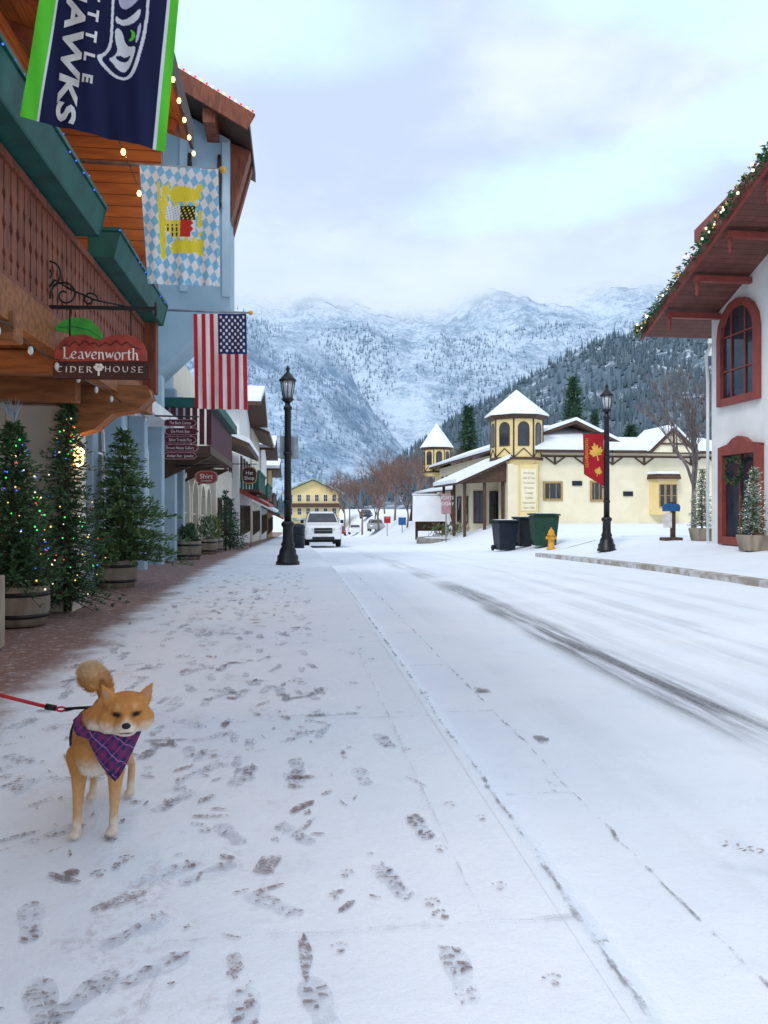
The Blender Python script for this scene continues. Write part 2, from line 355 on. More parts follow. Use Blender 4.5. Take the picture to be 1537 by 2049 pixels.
# gutter joints, cracks
b=B()
def strip(pts,w,m=0):
    for i in range(len(pts)-1):
        p=V(pts[i]);q=V(pts[i+1]);d=(q-p).normalized();s=V((-d.y,d.x,0))*w*U(.3,1.3);b.add([p-s,p+s,q+s,q-s],[(0,1,2,3)],m)
strip([(.838+wk(y),y,G(y)+.008) for y in lin(1,24,600)],.009)
strip([(1.30+wk(y+40)*1.3,y,RZ(y)+.006) for y in lin(1,24,500)],.007)
for k in range(10):
    y=1.9+k*1.55+U(-.2,.2)
    strip([(x,y+U(-.01,.01),RZ(y)+.006) for x in lin(.98,1.3,8)],.005,k%2)
strip([(x,2.17+U(-.01,.01),.006) for x in lin(-.35,.82,18)],.011,1)
strip([(-.35+U(-.01,.01),y,.006) for y in lin(1.2,2.17,14)],.010,1)
strip([(.55+U(-.004,.004),y,.006) for y in lin(2.2,6.5,60)],.005,1)
for y in (4.4,6.9,9.5): strip([(x,y+U(-.01,.01),G(y)+.006) for x in lin(-1.5,.82,24)],.004,1)
for px,py,sx,sy in ((848,1386,.03,.12),(960,1380,.10,.10),(1195,1868,.035,.06),(1085,1478,.05,.12),(650,1428,.35,.025),(720,1425,.3,.02),(820,1335,.02,.15),(1100,1570,.03,.08),(290,1480,.3,.02)):
    d=(H+(.12 if px>900 and px<1150 else 0))*F/(py-1015);p=P(px,py,d);z=(RZ(p.y) if p.x>.86 else G(p.y))+.007
    b.add([(p.x+sx*math.cos(a)*U(.5,1.1),p.y+sy*math.sin(a)*U(.5,1.1),z) for a in lin(0,6.28,18)[:-1]],[tuple(range(18))],0)
b.build('pavement_joints',['crack','crack2'],kind='structure')
# footprints
b=B()
def fprint(x,y,a,L=.28,hv=1.):
    ca,sa=math.cos(a),math.sin(a);z=G(y)+.009
    def w2(l,wd): return (x+ca*wd-sa*l,y+sa*wd+ca*l)
    def hw(t): return .36*(.62+.38*math.cos((t-.72)*4.2)) if t>.3 else .26+.04*math.sin(t*9)
    W=L*.46
    out=[w2(L*(t-.5),W*hw(t)*sg*(1 if 0<t<1 else .5)) for sg,ts in ((1,lin(0,1,8)),(-1,lin(1,0,8))) for t in ts]
    b.add([(px,py,z-.004) for px,py in out],[tuple(range(len(out)))],1)
    for i in range(11):
        t0=i/11+.01
        if .36<t0<.45 and U(0,1)<.7: continue
        for sg in (-1,1):
            if U(0,1)>hv: continue
            a0=.1*W*U(-.3,1)*sg;a1=W*hw(t0)*sg*U(.5,1.05);l0=L*(t0-.5)+U(-.008,.008);dl=L*U(.03,.08);sk=U(-.02,.02)
            b.add([(*w2(l0,a0),z),(*w2(l0+sk,a1),z),(*w2(l0+sk+dl,a1*U(.75,1)),z),(*w2(l0+dl*.9,a0),z)],[(0,1,2,3)],0)
def scuff(x,y,a,L,W):
    ca,sa=math.cos(a),math.sin(a);z=G(y)+.008;pts=[]
    for th in lin(0,6.283,14)[:-1]:
        l,wd=L*.5*math.cos(th)*U(.75,1.1),W*.5*math.sin(th)*U(.6,1.2);pts.append((x+ca*wd-sa*l,y+sa*wd+ca*l,z))
    b.add(pts,[tuple(range(14))],0)
def paw(x,y,a,s=.020):
    ca,sa=math.cos(a),math.sin(a);z=G(y)+.008
    for l,wd,r in ((0,0,1.),(1.3,-1.0,.5),(1.8,-.35,.5),(1.8,.35,.5),(1.3,1.0,.5)):
        cx,cy=x+(ca*wd-sa*l)*s,y+(sa*wd+ca*l)*s;b.add([(cx+s*r*.8*math.cos(k)*U(.6,1.1),cy+s*r*.8*math.sin(k)*U(.6,1.1),z) for k in lin(0,6.283,7)[:-1]],[tuple(range(7))],0)
def gp(px,py):
    p=P(px,py,H*F/(py-1015));return p.x,p.y
for px,py,a,hv in ((840,1650,.1,.85),(785,1760,.3,.75),(920,1945,.0,.8),(270,1860,-.8,.45),(62,1840,.3,.55),(85,2010,.4,.7),(165,1990,-.5,.7),(300,1940,-.9,.5),(545,1805,.8,.7),(725,1550,.1,.65),(595,1530,.1,.5),(415,1745,-.9,.45),(330,1745,-.9,.35),(490,2030,.1,.7),(460,1665,.5,.35),(590,1665,.6,.4),(640,1380,.1,.6),(440,1390,-.7,.6),(520,1300,0,.6),(600,1360,.2,.5),(770,1480,.2,.4),(110,1665,-.8,.5),(60,1560,-1.1,.5),(500,1545,0,.5),(430,1470,-.9,.5),(560,1380,.1,.5),(350,1600,-.5,.4),(1510,1700,.9,.4),(640,2010,.2,.35)):
    x,y=gp(px,py);fprint(x,y,a,U(.22,.26),hv)
for px,py,a,L,W in ((535,1728,-.4,.16,.10),(240,1800,-1.0,.17,.07),(610,1910,.02,.22,.04),(468,1930,.05,.12,.05),(605,1612,-.7,.18,.05),(830,1560,.5,.16,.03),(505,1540,.05,.2,.03)):
    x,y=gp(px,py);scuff(x,y,a,L,W)
for px,py in ((880,1700),(860,1808),(890,1832),(1000,1775),(905,1610),(965,1638),(680,1900),(810,1500),(690,1750),(1110,1965),(1290,1500),(250,1720),(200,1750)):
    x,y=gp(px,py)
    if x<.8: paw(x,y,U(-.6,.6))
for i in range(260):
    y=3.4+11.5*U(0,1)**1.05;x=U(-1.65,.2)
    fprint(x,y,U(-.35,.35)+(math.pi if U(0,1)<.4 else 0)+(U(-1,1) if U(0,1)<.3 else 0),U(.15,.25),U(.25,.7))
    if i%3==0: paw(U(-1.5,.7),3.2+8*U(0,1),U(-1,1))
    if i%2==0: y=2.6+9*U(0,1);scuff(U(-1.7,.1),y,U(-1.5,1.5),U(.05,.18),U(.025,.055))
for i in range(90): scuff(U(-1.5,.3),U(1.9,4.5),U(-1.5,1.5),U(.02,.09),U(.01,.03))
b.build('footprints',['print','print_shade'],kind='stuff',label='trodden shoe prints in the thin snow on the pavement',cat='footprints',rc=False)
# ---------- mountains
def interp(tb,x):
    if x<=tb[0][0]: return tb[0][1]
    for (a,p),(c,q) in zip(tb,tb[1:]):
        if x<=c: return p+(q-p)*(x-a)/(c-a)
    return tb[-1][1]
def mount(name,tb,d0,dr,d1,s0,s1,ns,nd,amp,fr,mt,seed,ex=1.2):
    def zf(s,d):
        px=768.5+F*s/dr;zr=H+dr*(1015-interp(tb,px))/F
        tt=(d-d0)/(dr-d0)
        pr=max(0,tt)**ex if tt<1 else 1-.5*(d-dr)/(d1-dr)
        nz=noise.ridged_multi_fractal(V((s*fr+seed,d*fr*.55,seed)),1.0,2.1,6,1.0,2.0)-1.2
        return -8+zr*pr+amp*nz*min(1,max(0,tt)*1.6)*min(1,max(0,zr)/120)
    b=B();ss=lin(s0,s1,ns);ds=lin(d0,d1,nd);n=ns+1
    b.add([(d*SA+s*CA,d*CA-s*SA,zf(s,d)) for d in ds for s in ss],[(j*n+i,j*n+i+1,(j+1)*n+i+1,(j+1)*n+i) for j in range(nd) for i in range(ns)],sm=True)
    b.build(name,mt,kind='structure');return zf
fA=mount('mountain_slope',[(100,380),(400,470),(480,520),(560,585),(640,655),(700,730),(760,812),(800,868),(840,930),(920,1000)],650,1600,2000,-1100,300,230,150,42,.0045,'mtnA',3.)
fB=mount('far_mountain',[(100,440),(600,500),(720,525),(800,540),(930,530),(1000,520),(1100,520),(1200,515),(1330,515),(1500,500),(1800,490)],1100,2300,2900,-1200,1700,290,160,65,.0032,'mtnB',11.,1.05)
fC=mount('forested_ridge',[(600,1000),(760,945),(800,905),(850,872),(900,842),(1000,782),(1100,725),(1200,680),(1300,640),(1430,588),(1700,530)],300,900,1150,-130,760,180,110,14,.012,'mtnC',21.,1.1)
def forest(name,zf,n,d0,d1,s0,s1,hm,mt,label,dens,lo=-.55,hi=.25):
    b=B();k=0
    while k<n:
        d=U(d0,d1);s=U(s0,s1)
        if noise.noise(V((s*.008,d*.008,dens)))<U(lo,hi): continue
        k+=1;z=zf(s,d);h=hm*U(.5,1.15);r=h*U(.13,.19);x,y=d*SA+s*CA,d*CA-s*SA;a=U(0,6)
        vs=[(x+r*(.7+.5*U(0,1))*math.cos(a+1.2566*q),y+r*math.sin(a+1.2566*q),z+h*U(.02,.12)) for q in range(5)]+[(x+U(-.3,.3),y,z+h)]
        vs+=[(x+r*.55*math.cos(a+.6+1.2566*q),y+r*.55*math.sin(a+.6+1.2566*q),z+h*U(.42,.5)) for q in range(5)]
        b.add(vs,[(q,(q+1)%5,6+q) for q in range(5)]+[(6+q,(q+1)%5,6+(q+1)%5) for q in range(5)]+[(6+q,6+(q+1)%5,5) for q in range(5)],0 if U(0,1)<.6 else 1)
    b.build(name,mt,kind='stuff',label=label,cat='forest',rc=False)
mk('ffar',(.20,.295,.40),1,(.24,.33,.43),.05,bump=0,spec=0);mk('ffar2',(.25,.34,.44),1,(.29,.38,.47),.05,bump=0,spec=0)  # pale blue distance haze is painted into these conifer colours
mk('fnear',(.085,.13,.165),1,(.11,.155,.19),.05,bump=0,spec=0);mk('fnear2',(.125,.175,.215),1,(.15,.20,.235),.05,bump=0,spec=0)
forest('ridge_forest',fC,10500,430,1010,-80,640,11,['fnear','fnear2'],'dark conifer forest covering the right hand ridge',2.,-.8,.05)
forest('mountain_forest',fA,4200,700,1400,-520,140,8,['ffar','ffar2'],'haze tinted blue conifers dotted over the snowy left mountain',7.)
forest('valley_forest',fB,6000,1200,1800,-500,900,10,['ffar','ffar2'],'haze tinted blue conifers dotted over the snowy far mountain face',5.,-.4,.3)
# ---------- plants
def tufts(b,p,dr,n,L,w,ms):
    for _ in range(n):
        d=(dr+V((U(-1,1),U(-1,1),U(-.7,.8)))*.9).normalized();s=d.cross(V((U(-1,1),U(-1,1),U(-1,1)))).normalized()*L*w
        q=p+V((U(-1,1),U(-1,1),U(-1,1)))*L*.35;l=L*U(.6,1.2)
        b.add([q-s*.6,q+d*l*.5+s,q+d*l,q+d*l*.5-s],[(0,1,2,3)],ms[0] if U(0,1)<.7 else ms[1])
def conifer(root,h,rad,levels,per,mats,z0=0.,tuft=.09,nt=4,droop=.25,pw=.85,step=.09):
    bt=B();bt.tube([(0,0,z0),(U(-.02,.02),U(-.02,.02),z0+h*.5),(0,0,z0+h*.98)],[h*.018,h*.011,h*.002],7);bt.build('trunk','bark',root)
    b=B()
    for i in range(levels):
        tt=(i+U(0,.6))/levels;z=z0+h*(.06+.92*tt);L=rad*(1-tt)**pw*U(.72,1.18)+.03
        for k in range(max(4,int(per*(1-tt*.6)))):
            a=6.283*(k+U(-.35,.35))/max(4,int(per*(1-tt*.6)))+i*1.3;l=L*U(.5,1.18);dv=V((math.cos(a),math.sin(a),0));ms=(0,1) if U(0,1)<.6 else (1,0)
            n=max(2,int(l/step));pp=[]
            for j in range(n+1):
                s=(j+.6)/(n+.6);p=V((0,0,z))+dv*l*s+V((0,0,-droop*l*s*s+.22*l*s*tt));pp.append(p)
                tufts(b,p,dv*.9+V((0,0,.25)),nt,tuft*(1-.35*s),.15,ms)
            b.tube([V((0,0,z)),pp[-1]],[.008*h/2,.003],3,2,False)
    b.build('crown',mats+['bark'],root,rc=False);return root
def barrel(name,label,loc,r=.28,h=.42,group=None):
    t=thing(name,label,'planter',loc,group=group,world=False)
    B().lathe((0,0,0),[(r*.86,0),(r*.97,h*.35),(r,h*.6),(r*.97,h),(r*.9,h),(r*.9,h*.9)],20).build('tub','barrel',t)
    for z in (.2,.75): B().lathe((0,0,0),[(r*(.945 if z<.5 else .995),h*z),(r*(.945 if z<.5 else .995)+.01,h*z),(r*(.96 if z<.5 else .99)+.01,h*(z+.1)),(r*.95,h*(z+.1))],20).build('hoop','iron',t)
    return t
def fairy(root,h,rad,n,cols,z0,pw=.85,sz=.009):
    b=B()
    for i in range(n):
        tt=U(0,.95);a=U(0,6.283);l=rad*(1-tt)**pw*U(.75,1.08);b.ell((l*math.cos(a),l*math.sin(a),z0+h*(.06+.92*tt)-.15*l),sz*U(.7,1.2),n=6,m=rnd.randrange(len(cols)))
    b.build('fairy_lights',cols,root,kind='stuff')
pA=P(48,1240,7.9);barrel('barrel_planter','half barrel planter under the lit tree at left edge',(pA.x-.02,pA.y,0),.27,.40)
r=thing('christmas_tree','dark christmas tree with coloured lights in the nearest half barrel','tree',(pA.x-.10,pA.y,.36),world=False);conifer(r,1.75,.56,24,14,['fir','firL'],0,.105,6,droop=.35);fairy(r,1.75,.54,110,['bR','bG','bB','bY','bW','bB'],0)
b=B()
for i in range(60): d=V((U(-.5,.5),U(-.5,.5),1)).normalized();b.add([(0,0,1.7),(0.012,0,1.72),d*U(.2,.32)+V((0,0,1.68))],[(0,1,2)])
b.build('tree_topper','blue',r,rc=False)
pB=P(135,1215,8.7)
r=thing('christmas_tree','tall slim christmas tree with coloured lights behind the first one','tree',(pB.x-.05,pB.y+.2,.0),world=False);conifer(r,2.62,.48,34,12,['fir','firL'],0,.10,5,pw=.85,droop=.3);fairy(r,2.4,.46,90,['bR','bG','bB','bY','bW','bY'],.1,.85)
pC=P(233,1172,11.9);barrel('barrel_planter','weathered half barrel planter under the unlit green fir',(pC.x,pC.y,G(pC.y)),.31,.42)
r=thing('fir_tree','unlit bushy green fir tree in a weathered half barrel','tree',(pC.x+.1,pC.y,.30),world=False);conifer(r,2.1,.92,20,13,['firL','firG'],0,.14,6,droop=.15,pw=.85)
B().box(-2.75,-2.45,6.75,6.95,0,.62).build('wooden_post','barrel',label='short wooden post at the left edge beside the half barrel',cat='post',bev=.01)
for i,(px,d,h,ms,lab) in enumerate(((408,25.5,.75,['firG','frost'],'planter tub with a yellowish shrub before the arches'),(432,27.5,.8,['firG','tancloth'],'planter tub with a golden shrub beyond the yellowish one'),(365,21,.4,['fir','firL'],'low planter tub by the pale blue shopfront'))):
    x=-2.75;y=d;r=barrel('barrel_planter',lab,(x,y,G(y)),.34,.5);b=B()
    for k in range(160):
        a=U(0,6.28);q=U(0,.3);tufts(b,V((q*math.cos(a),q*math.sin(a),.48+U(0,h)*(1-q))),V((0,0,1)),3,.16,.14,(0,1))
    b.build('shrub',ms,r,rc=False)
for i,(y,lab) in enumerate(((29.5,'dark green shop front fir tree nearest the maroon balcony'),(31.6,'dark green shop front fir tree beyond its twin'))):
    r=thing('fir_tree',lab,'tree',(-2.5,y,G(y)),world=False);conifer(r,2.3-.2*i,.75,16,9,['fir','firB'],0,.17,4,step=.16)
# ---------- timber building left
T=thing('timber_building','brown timber shop building with carved balcony and green flower boxes at left','building',(-3.3,5,0))
B().box(-6,-3.3,-2,11.6,-.1,2.62).build('lower_wall','plaster',T)
B().box(-6,-3.32,-2,11.4,2.62,6.9).build('upper_wall','wood',T)
B().box(-3.31,-2.55,9.35,9.95,-.1,2.4).build('pier','plaster',T,bev=.02)
B().box(-3.3,-2.12,-1,11.45,2.62,2.78).build('balcony_floor','woodY',T)
b=B();b.box(-2.16,-2.02,-1,11.5,2.54,2.84).build('edge_beam','beam',T)
for y in (1.5,3,4.4,5.8,7.2): B().box(-3.3,-1.98,y,y+.18,2.4,2.61).build('joist','beam',T,bev=.01)
B().box(-3.31,-2.35,8.75,8.95,2.36,2.92).build('cross_beam','beam',T,bev=.01)
b=B();b.poly([(-3.3,9.3,2.40),(-3.3,9.3,2.62),(-1.70,9.3,2.62),(-1.66,9.3,2.5),(-1.8,9.3,2.36),(-2.1,9.3,2.30),(-2.3,9.3,2.12),(-2.5,9.3,2.06),(-2.5,9.3,2.40)],(0,.3,0)).build('carved_bracket','beam',T,bev=.012)
b=B();y=-.9
while y<11.4:
    pr=[(.05,2.84),(.058,2.95),(.062,3.0),(.036,3.04),(.062,3.08),(.062,3.2),(.03,3.26),(.062,3.32),(.062,3.42),(.036,3.47),(.062,3.52),(.058,3.72)]
    b.poly([(-2.1,y+q,z) for q,z in pr]+[(-2.1,y-q,z) for q,z in pr[::-1]],(.03,0,0));y+=.142
b.box(-2.13,-2.04,-1,11.45,3.70,3.77);b.box(-2.12,-2.05,-1,11.45,2.845,2.90)
b.build('railing','redwood',T)
b=B()
for x in lin(-3.2,-2.2,8): b.poly([(x-q,11.42,z) for q,z in ((.05,2.84),(.06,3.05),(.035,3.15),(.06,3.25),(.06,3.7))]+[(x+q,11.42,z) for q,z in ((.06,3.7),(.06,3.25),(.035,3.15),(.06,3.05),(.05,2.84))],(0,.03,0))
b.box(-3.3,-2.1,11.41,11.46,3.70,3.77);b.build('end_railing','redwood',T)
for y0,y1 in ((2.0,7.65),(8.25,11.3)):
    f=B().poly([(-2.09,y0,3.80),(-1.84,y0,3.80),(-1.78,y0,4.06),(-2.09,y0,4.06)],(0,y1-y0,0)).build('flower_box','green',T,bev=.01)
    B().box(-2.1,-1.765,y0-.02,y1+.02,4.062,4.10).build('rim','green',f)
    b=B()
    for k in range(int((y1-y0)*5)): b.ell((-1.77,y0+k*.2+U(-.05,.05),4.08+U(-.03,.03)),.008,n=6)
    b.build('blue_lights','bB',f,kind='stuff')
B().box(-3.3,-1.85,11.2,11.38,4.75,6.72).build('gable_end_wall','wood',T)
b=B()
for x in (-3.1,-2.75,-2.4,-2.05): b.poly([(x-.13,11.19,4.74),(x-.06,11.19,4.4),(x,11.19,4.25),(x+.06,11.19,4.4),(x+.13,11.19,4.74)],(0,.04,0))
b.box(-3.3,-1.85,11.18,11.4,4.7,4.8);b.build('carved_fascia','redwood',T)
for x in (-2.0,-3.05): B().box(x-.1,x+.1,11.1,11.3,2.8,4.75).build('post','redwood',T,bev=.01)
b=B();b.poly([(-6,-2,8.05),(-1.5,-2,6.55),(-1.5,-2,6.75),(-6,-2,8.25)],(0,13.5,0));rf=b.build('roof','woodY',T)
for y in lin(0,11,11): B().bar((-5.9,y,7.93),(-1.6,y,6.49),.12,.16).build('rafter','redwood',rf)
B().bar((-1.46,-2,6.62),(-1.46,11.55,6.62),.05,.32).build('fascia_board','darkwood',T)
for y in (3.2,6.2,9.2):
    win(T,(-3.31,y,2.85),(0,1,0),(1,0,0),1.0,1.9,0,'redwood',mull=(0,1))
for y in (4.6,6.6,8.0):
    win(T,(-3.3,y,.75),(0,1,0),(1,0,0),1.1,1.4,0,'darkwood',mull=(1,0))
sl_=thing('string_lights','string of warm bulbs hung along the timber building eave','lights',(-1.45,6,6.4))
pts=[V((-1.42,y,6.42-.05*abs(math.sin(y*3.3)))) for y in lin(1,11.5,60)];B().tube(pts,.006,5).build('wire','iron',sl_)
for y in lin(1.2,11.4,21): B().ell((-1.42,y,6.33),(.026,.026,.038),n=8).build('bulb','bulb',sl_)
s2=thing('string_lights','string of unlit bulbs under the balcony edge','lights',(-2.0,6,2.5))
B().tube([V((-1.99,y,2.50-.07*abs(math.sin(y*2.2)))) for y in lin(2,11,70)],.006,5).build('wire','iron',s2)
for y in lin(2.2,10.8,13): B().ell((-1.99,y,2.40),(.022,.022,.036),n=8).build('bulb','frostglass',s2)
s3=thing('string_lights','short string of warm bulbs under the wooden gable end wall','lights',(-2.4,11,4.9))
B().tube([(-1.9,8.0,5.3),(-1.88,9.6,5.15),(-1.87,11.1,4.95)],.006,5).build('wire','iron',s3)
for q in ((-1.9,8.1,5.24),(-1.88,8.9,5.18),(-1.88,9.8,5.08),(-1.87,10.7,4.96)): B().ell(q,(.028,.028,.04),n=8).build('bulb','bulb',s3)
def plight(name,loc,e,parent,r=.1,c=(1,.55,.2)):
    l=bpy.data.lights.new(name,'POINT');l.energy=e;l.color=c;l.shadow_soft_size=r;o=bpy.data.objects.new(name,l);COL.objects.link(o);o.location=V(loc)-OFF[parent.name];o.parent=parent
plight('warm_glow',(-1.9,9.6,5.6),55,s3);plight('warm_glow',(-1.9,5.5,5.6),55,s3);plight('warm_glow',(-2.6,6.0,2.2),12,s2)  # last one is a warm light added under the balcony, its string is unlit
c=P(157,915,9.28);L=thing('wall_lantern','lit wall lantern glowing on the plaster pier','lantern',c)
B().lathe(c+V((0,-.06,-.12)),[(.03,0),(.075,.04),(.085,.2),(.04,.24)],8).build('glass','lampglow',L)
b=B();b.lathe(c+V((0,-.06,.115)),[(.1,0),(.06,.06),(.015,.1)],8);b.lathe(c+V((0,-.06,-.15)),[(.01,0),(.04,.03)],8);b.tube([c+V((0,.1,.2)),c+V((0,-.02,.24)),c+V((0,-.06,.2))],.012);b.build('frame','iron',L)
plight('lantern_glow',c+V((.05,-.2,0)),9,L)
# ---------- flags
def inpoly(x,y,pl):
    r=False;j=len(pl)-1
    for i in range(len(pl)):
        if (pl[i][1]>y)!=(pl[j][1]>y) and x<(pl[j][0]-pl[i][0])*(y-pl[i][1])/(pl[j][1]-pl[i][1])+pl[i][0]: r=not r
        j=i
    return r
def smooth(pl,k=2):
    for _ in range(k):
        q=[]
        for i in range(len(pl)):
            a,c=pl[i],pl[(i+1)%len(pl)];q+=[(a[0]*.75+c[0]*.25,a[1]*.75+c[1]*.25),(a[0]*.25+c[0]*.75,a[1]*.25+c[1]*.75)]
        pl=q
    return pl
def flag(root,Y,cor,nu,nv,amp,paint,wl=.28):
    x0=PY(*cor[0],Y).x;z0=PY(*cor[0],Y).z
    def yf(x,z):
        a=(x-x0);v=(z0-z);return Y+amp*(math.sin(a*6.283/wl+v*1.3)*(.3+.5*v)+.5*math.sin(a*2.3*6.283/wl-v*3)*.6*v)
    vs=[];cs=[]
    for j in range(nv+1):
        for i in range(nu+1):
            u,v=i/nu,j/nv;a,b_,c,d=cor
            X=a[0]*(1-u)*(1-v)+b_[0]*u*(1-v)+d[0]*(1-u)*v+c[0]*u*v;Z=a[1]*(1-u)*(1-v)+b_[1]*u*(1-v)+d[1]*(1-u)*v+c[1]*u*v
            q=PY(X,Z,Y);q.y=yf(q.x,q.z);vs.append(q);cs.append(paint(u,v,X,Z))
    n=nu+1;b=B();b.add(vs,[(j*n+i,j*n+i+1,(j+1)*n+i+1,(j+1)*n+i) for j in range(nv) for i in range(nu)],sm=True)
    b.build('cloth','vcloth',root,rc=False,cols=cs);return yf
def pole(root,a,c,r=.014):
    a=V(a);c=V(c);B().tube([a,c],[r,r*.8],8).build('pole','steel',root);B().ell(c,r*1.9,n=8).build('finial','gold',root)
NAVY=(.008,.012,.06);GRN=(.13,.72,.04);WH=(.86,.87,.90);LAV=(.62,.62,.80)
outer=[(226,-60),(222,40),(219,88),(208,106),(192,110),(199,126),(214,142),(230,156),(250,161),(266,154),(276,134),(284,104),(294,64),(300,10),(302,-60)]
inner=[(231,-60),(227,40),(225,92),(214,108),(201,116),(212,130),(226,145),(238,153),(250,155),(261,148),(270,128),(279,98),(288,58),(294,8),(296,-60)]
shapes=[(smooth(outer),WH),(smooth(inner),NAVY),(smooth([(237,-40),(236,8),(250,20),(270,10),(286,-14),(286,-40)]),LAV),
 (smooth([(231,28),(243,40),(262,35),(284,14),(280,36),(268,48),(252,51),(238,47),(231,44)]),WH),
 (smooth([(230,56),(238,55),(246,66),(249,84),(260,96),(273,92),(268,116),(259,136),(248,146),(234,138),(226,126),(216,117),(228,112),(236,100),(230,80)]),WH),
 (smooth([(228,113),(240,109),(250,116),(263,110),(256,124),(242,124)]),NAVY),
 (smooth([(276,54),(284,44),(279,80),(271,90),(274,70)]),LAV)]
def paint1(u,v,x,y):
    if u<.115: return GRN
    if u<.128: return WH
    if u>.935: return GRN
    if u>.915: return WH
    c=NAVY
    if 185<x<306 and y<165:
        for pl,k in shapes:
            if inpoly(x,y,pl): c=k
        e=((x-262)/9.)**2+((y-72)/11.)**2
        if e<1 and x>258 and ((x-257)/7)**2+((y-70)/10.)**2>1: c=GRN
    return c
f1=thing('hanging_flag','navy team flag with bright green edges and white bird head at top left','flag',PY(330,-160,5.2))
cor1=[(118,-233),(373,-166),(330,303),(41,235)];yf=flag(f1,5.2,cor1,260,360,.010,paint1,.34)
pole(f1,PY(60,-240,5.24),PY(380,-168,5.24))
dn=(PY(128,240,5.2)-PY(152,0,5.2)).normalized();rt=(PY(330,303,5.2)-PY(41,235,5.2)).normalized()
text('SEAHAWKS',f1,PY(111,237,5.19),dn,rt,.122,'letter',1.62,'RIGHT',.006,yf=yf,shear=.12)
for ch,py in (('S',-130),('E',-90),('A',-50),('T',-12),('T',28),('T',70),('L',112),('E',155)): text(ch,f1,PY(166-(py-155)*.09,py,5.19),dn,rt,.062,'letter',1.3,'CENTER',.004,yf=yf)
lions=[smooth(p) for p in (
 [(344,376),(352,370),(366,373),(384,376),(394,382),(396,396),(386,404),(368,403),(352,405),(342,402),(338,392)],
 [(390,378),(398,368),(406,370),(406,380),(400,388),(404,396),(396,402),(388,398)],
 [(350,402),(356,402),(356,414),(350,418),(346,412)],[(366,402),(372,402),(376,412),(370,416)],[(382,402),(388,400),(396,410),(390,415)],
 [(340,392),(334,386),(332,374),(338,364),(342,368),(338,376),(344,386)],
 [(324,372),(330,368),(334,380),(334,398),(338,412),(332,430),(334,446),(330,462),(334,480),(330,500),(334,514),(326,516),(322,490),(325,470),(321,450),(325,430),(321,410),(325,390)],
 [(344,484),(356,480),(374,481),(390,482),(398,490),(396,502),(384,508),(364,506),(348,508),(340,500)],
 [(390,484),(398,476),(406,478),(408,490),(404,502),(408,510),(398,512),(392,504)],
 [(350,476),(356,472),(358,482),(352,486)],[(368,474),(374,472),(376,482),(370,484)],[(384,476),(390,472),(392,482),(386,484)],
 [(398,418),(406,424),(402,436),(406,448),(400,458),(394,450),(396,436)],[(398,462),(406,468),(402,474),(394,470)])]
bars=[[(314,362),(319,363),(331,518),(322,516)]]
def paint2(u,v,x,y):
    a=math.floor(u*7.5+v*11.5);c_=math.floor(u*10.5-v*6.5)
    c=(.86,.89,.92) if (a+c_)%2 else (.24,.60,.86)
    Yl=(.90,.80,.06)
    jx=x+1.2*math.sin(y*.75);jy=y+1.2*math.sin(x*.8)
    if any(inpoly(jx,jy,pl) for pl in lions) or inpoly(x,y,bars[0]):
        c=Yl if math.sin(x*.9+y*.5)*math.sin(y*.8)<.82 else (.66,.55,.05)
    if 332<x<391 and 412<y<474 and not(y>464 and abs(x-361)>20):
        if x>361 and y<440: c=(.02,.02,.02) if math.sin(x*.7+y*.3)*math.sin(y*.6)<.45 else Yl
        elif x>361: c=(.62,.04,.03) if (x-361)<22-5*abs(((y-440)/6.)%2-1) +4 else (.84,.84,.84)
        elif y<440: c=(.86,.89,.91) if math.sin(x*.8+y*.5)*math.sin(y*.7-x*.3)<.3 else (.3,.58,.8)
        else:
            c=(.85,.76,.12) if abs(math.sin(x*.36))<.80 or y<448 or math.sin(y*.6)>.7 else (.03,.03,.02)
    return c
f2=thing('hanging_flag','blue and white lozenge flag with yellow lion crest','flag',PY(440,330,9.1))
flag(f2,9.1,[(279,330),(437,339),(441,573),(296,568)],240,340,.012,paint2,.33);pole(f2,PY(155,322,9.13),PY(446,340,9.13),.022)
def paint3(u,v,x,y):
    if u>6/13 and v<.42:
        a=(u-6/13)/(7/13)*10;b_=v/.42*12;i=round(a);j=round(b_)
        if 1<=i<=9 and 1<=j<=11 and (i+j)%2==0 and (a-i)**2+(b_-j)**2*.8<.15: return (.8,.8,.82)
        return (.02,.03,.13)
    return (.50,.02,.045) if int(u*13)%2==0 else (.84,.83,.83)
f3=thing('hanging_flag','red and white striped flag with starred blue canton hanging lowest','flag',PY(495,627,13.3))
flag(f3,13.3,[(387,628),(493,628),(496,820),(390,818)],182,260,.028,paint3,.30);pole(f3,PY(322,620,13.33),PY(502,626,13.33),.022)
# ---------- cider sign
Y0=6.9
sg=thing('hanging_shop_sign','red and dark brown carved shop sign with green leaf on an iron bracket','sign',PY(200,755,Y0))
q=lambda x,y,dy=0:PY(x,y,Y0)+V((0,dy,0))
B().poly([q(107,755),q(107,728),q(112,722),q(292,722),q(298,728),q(297,757)],(0,.06,0)).build('lower_board','signdark',sg,bev=.006)
B().poly([q(x,y,-.012) for x,y in ((111,722),(112,704),(120,688),(132,677),(150,672),(168,671),(184,676),(198,684),(212,677),(230,672),(252,671),(272,676),(284,686),(291,702),(292,722))],(0,.065,0)).build('upper_board','signred',sg,bev=.006)
b=B()
rid=[(122,700),(132,690),(140,694),(150,684),(160,692),(170,682),(180,690),(190,686),(200,694),(212,686),(222,692),(234,682),(244,692),(254,685),(266,694),(282,700)]
for a,c in zip(rid,rid[1:]): b.bar(q(*a,-.016),q(*c,-.016),.006,.010,up=V((0,1,0)))
b.build('mountain_outline','signdark',sg)
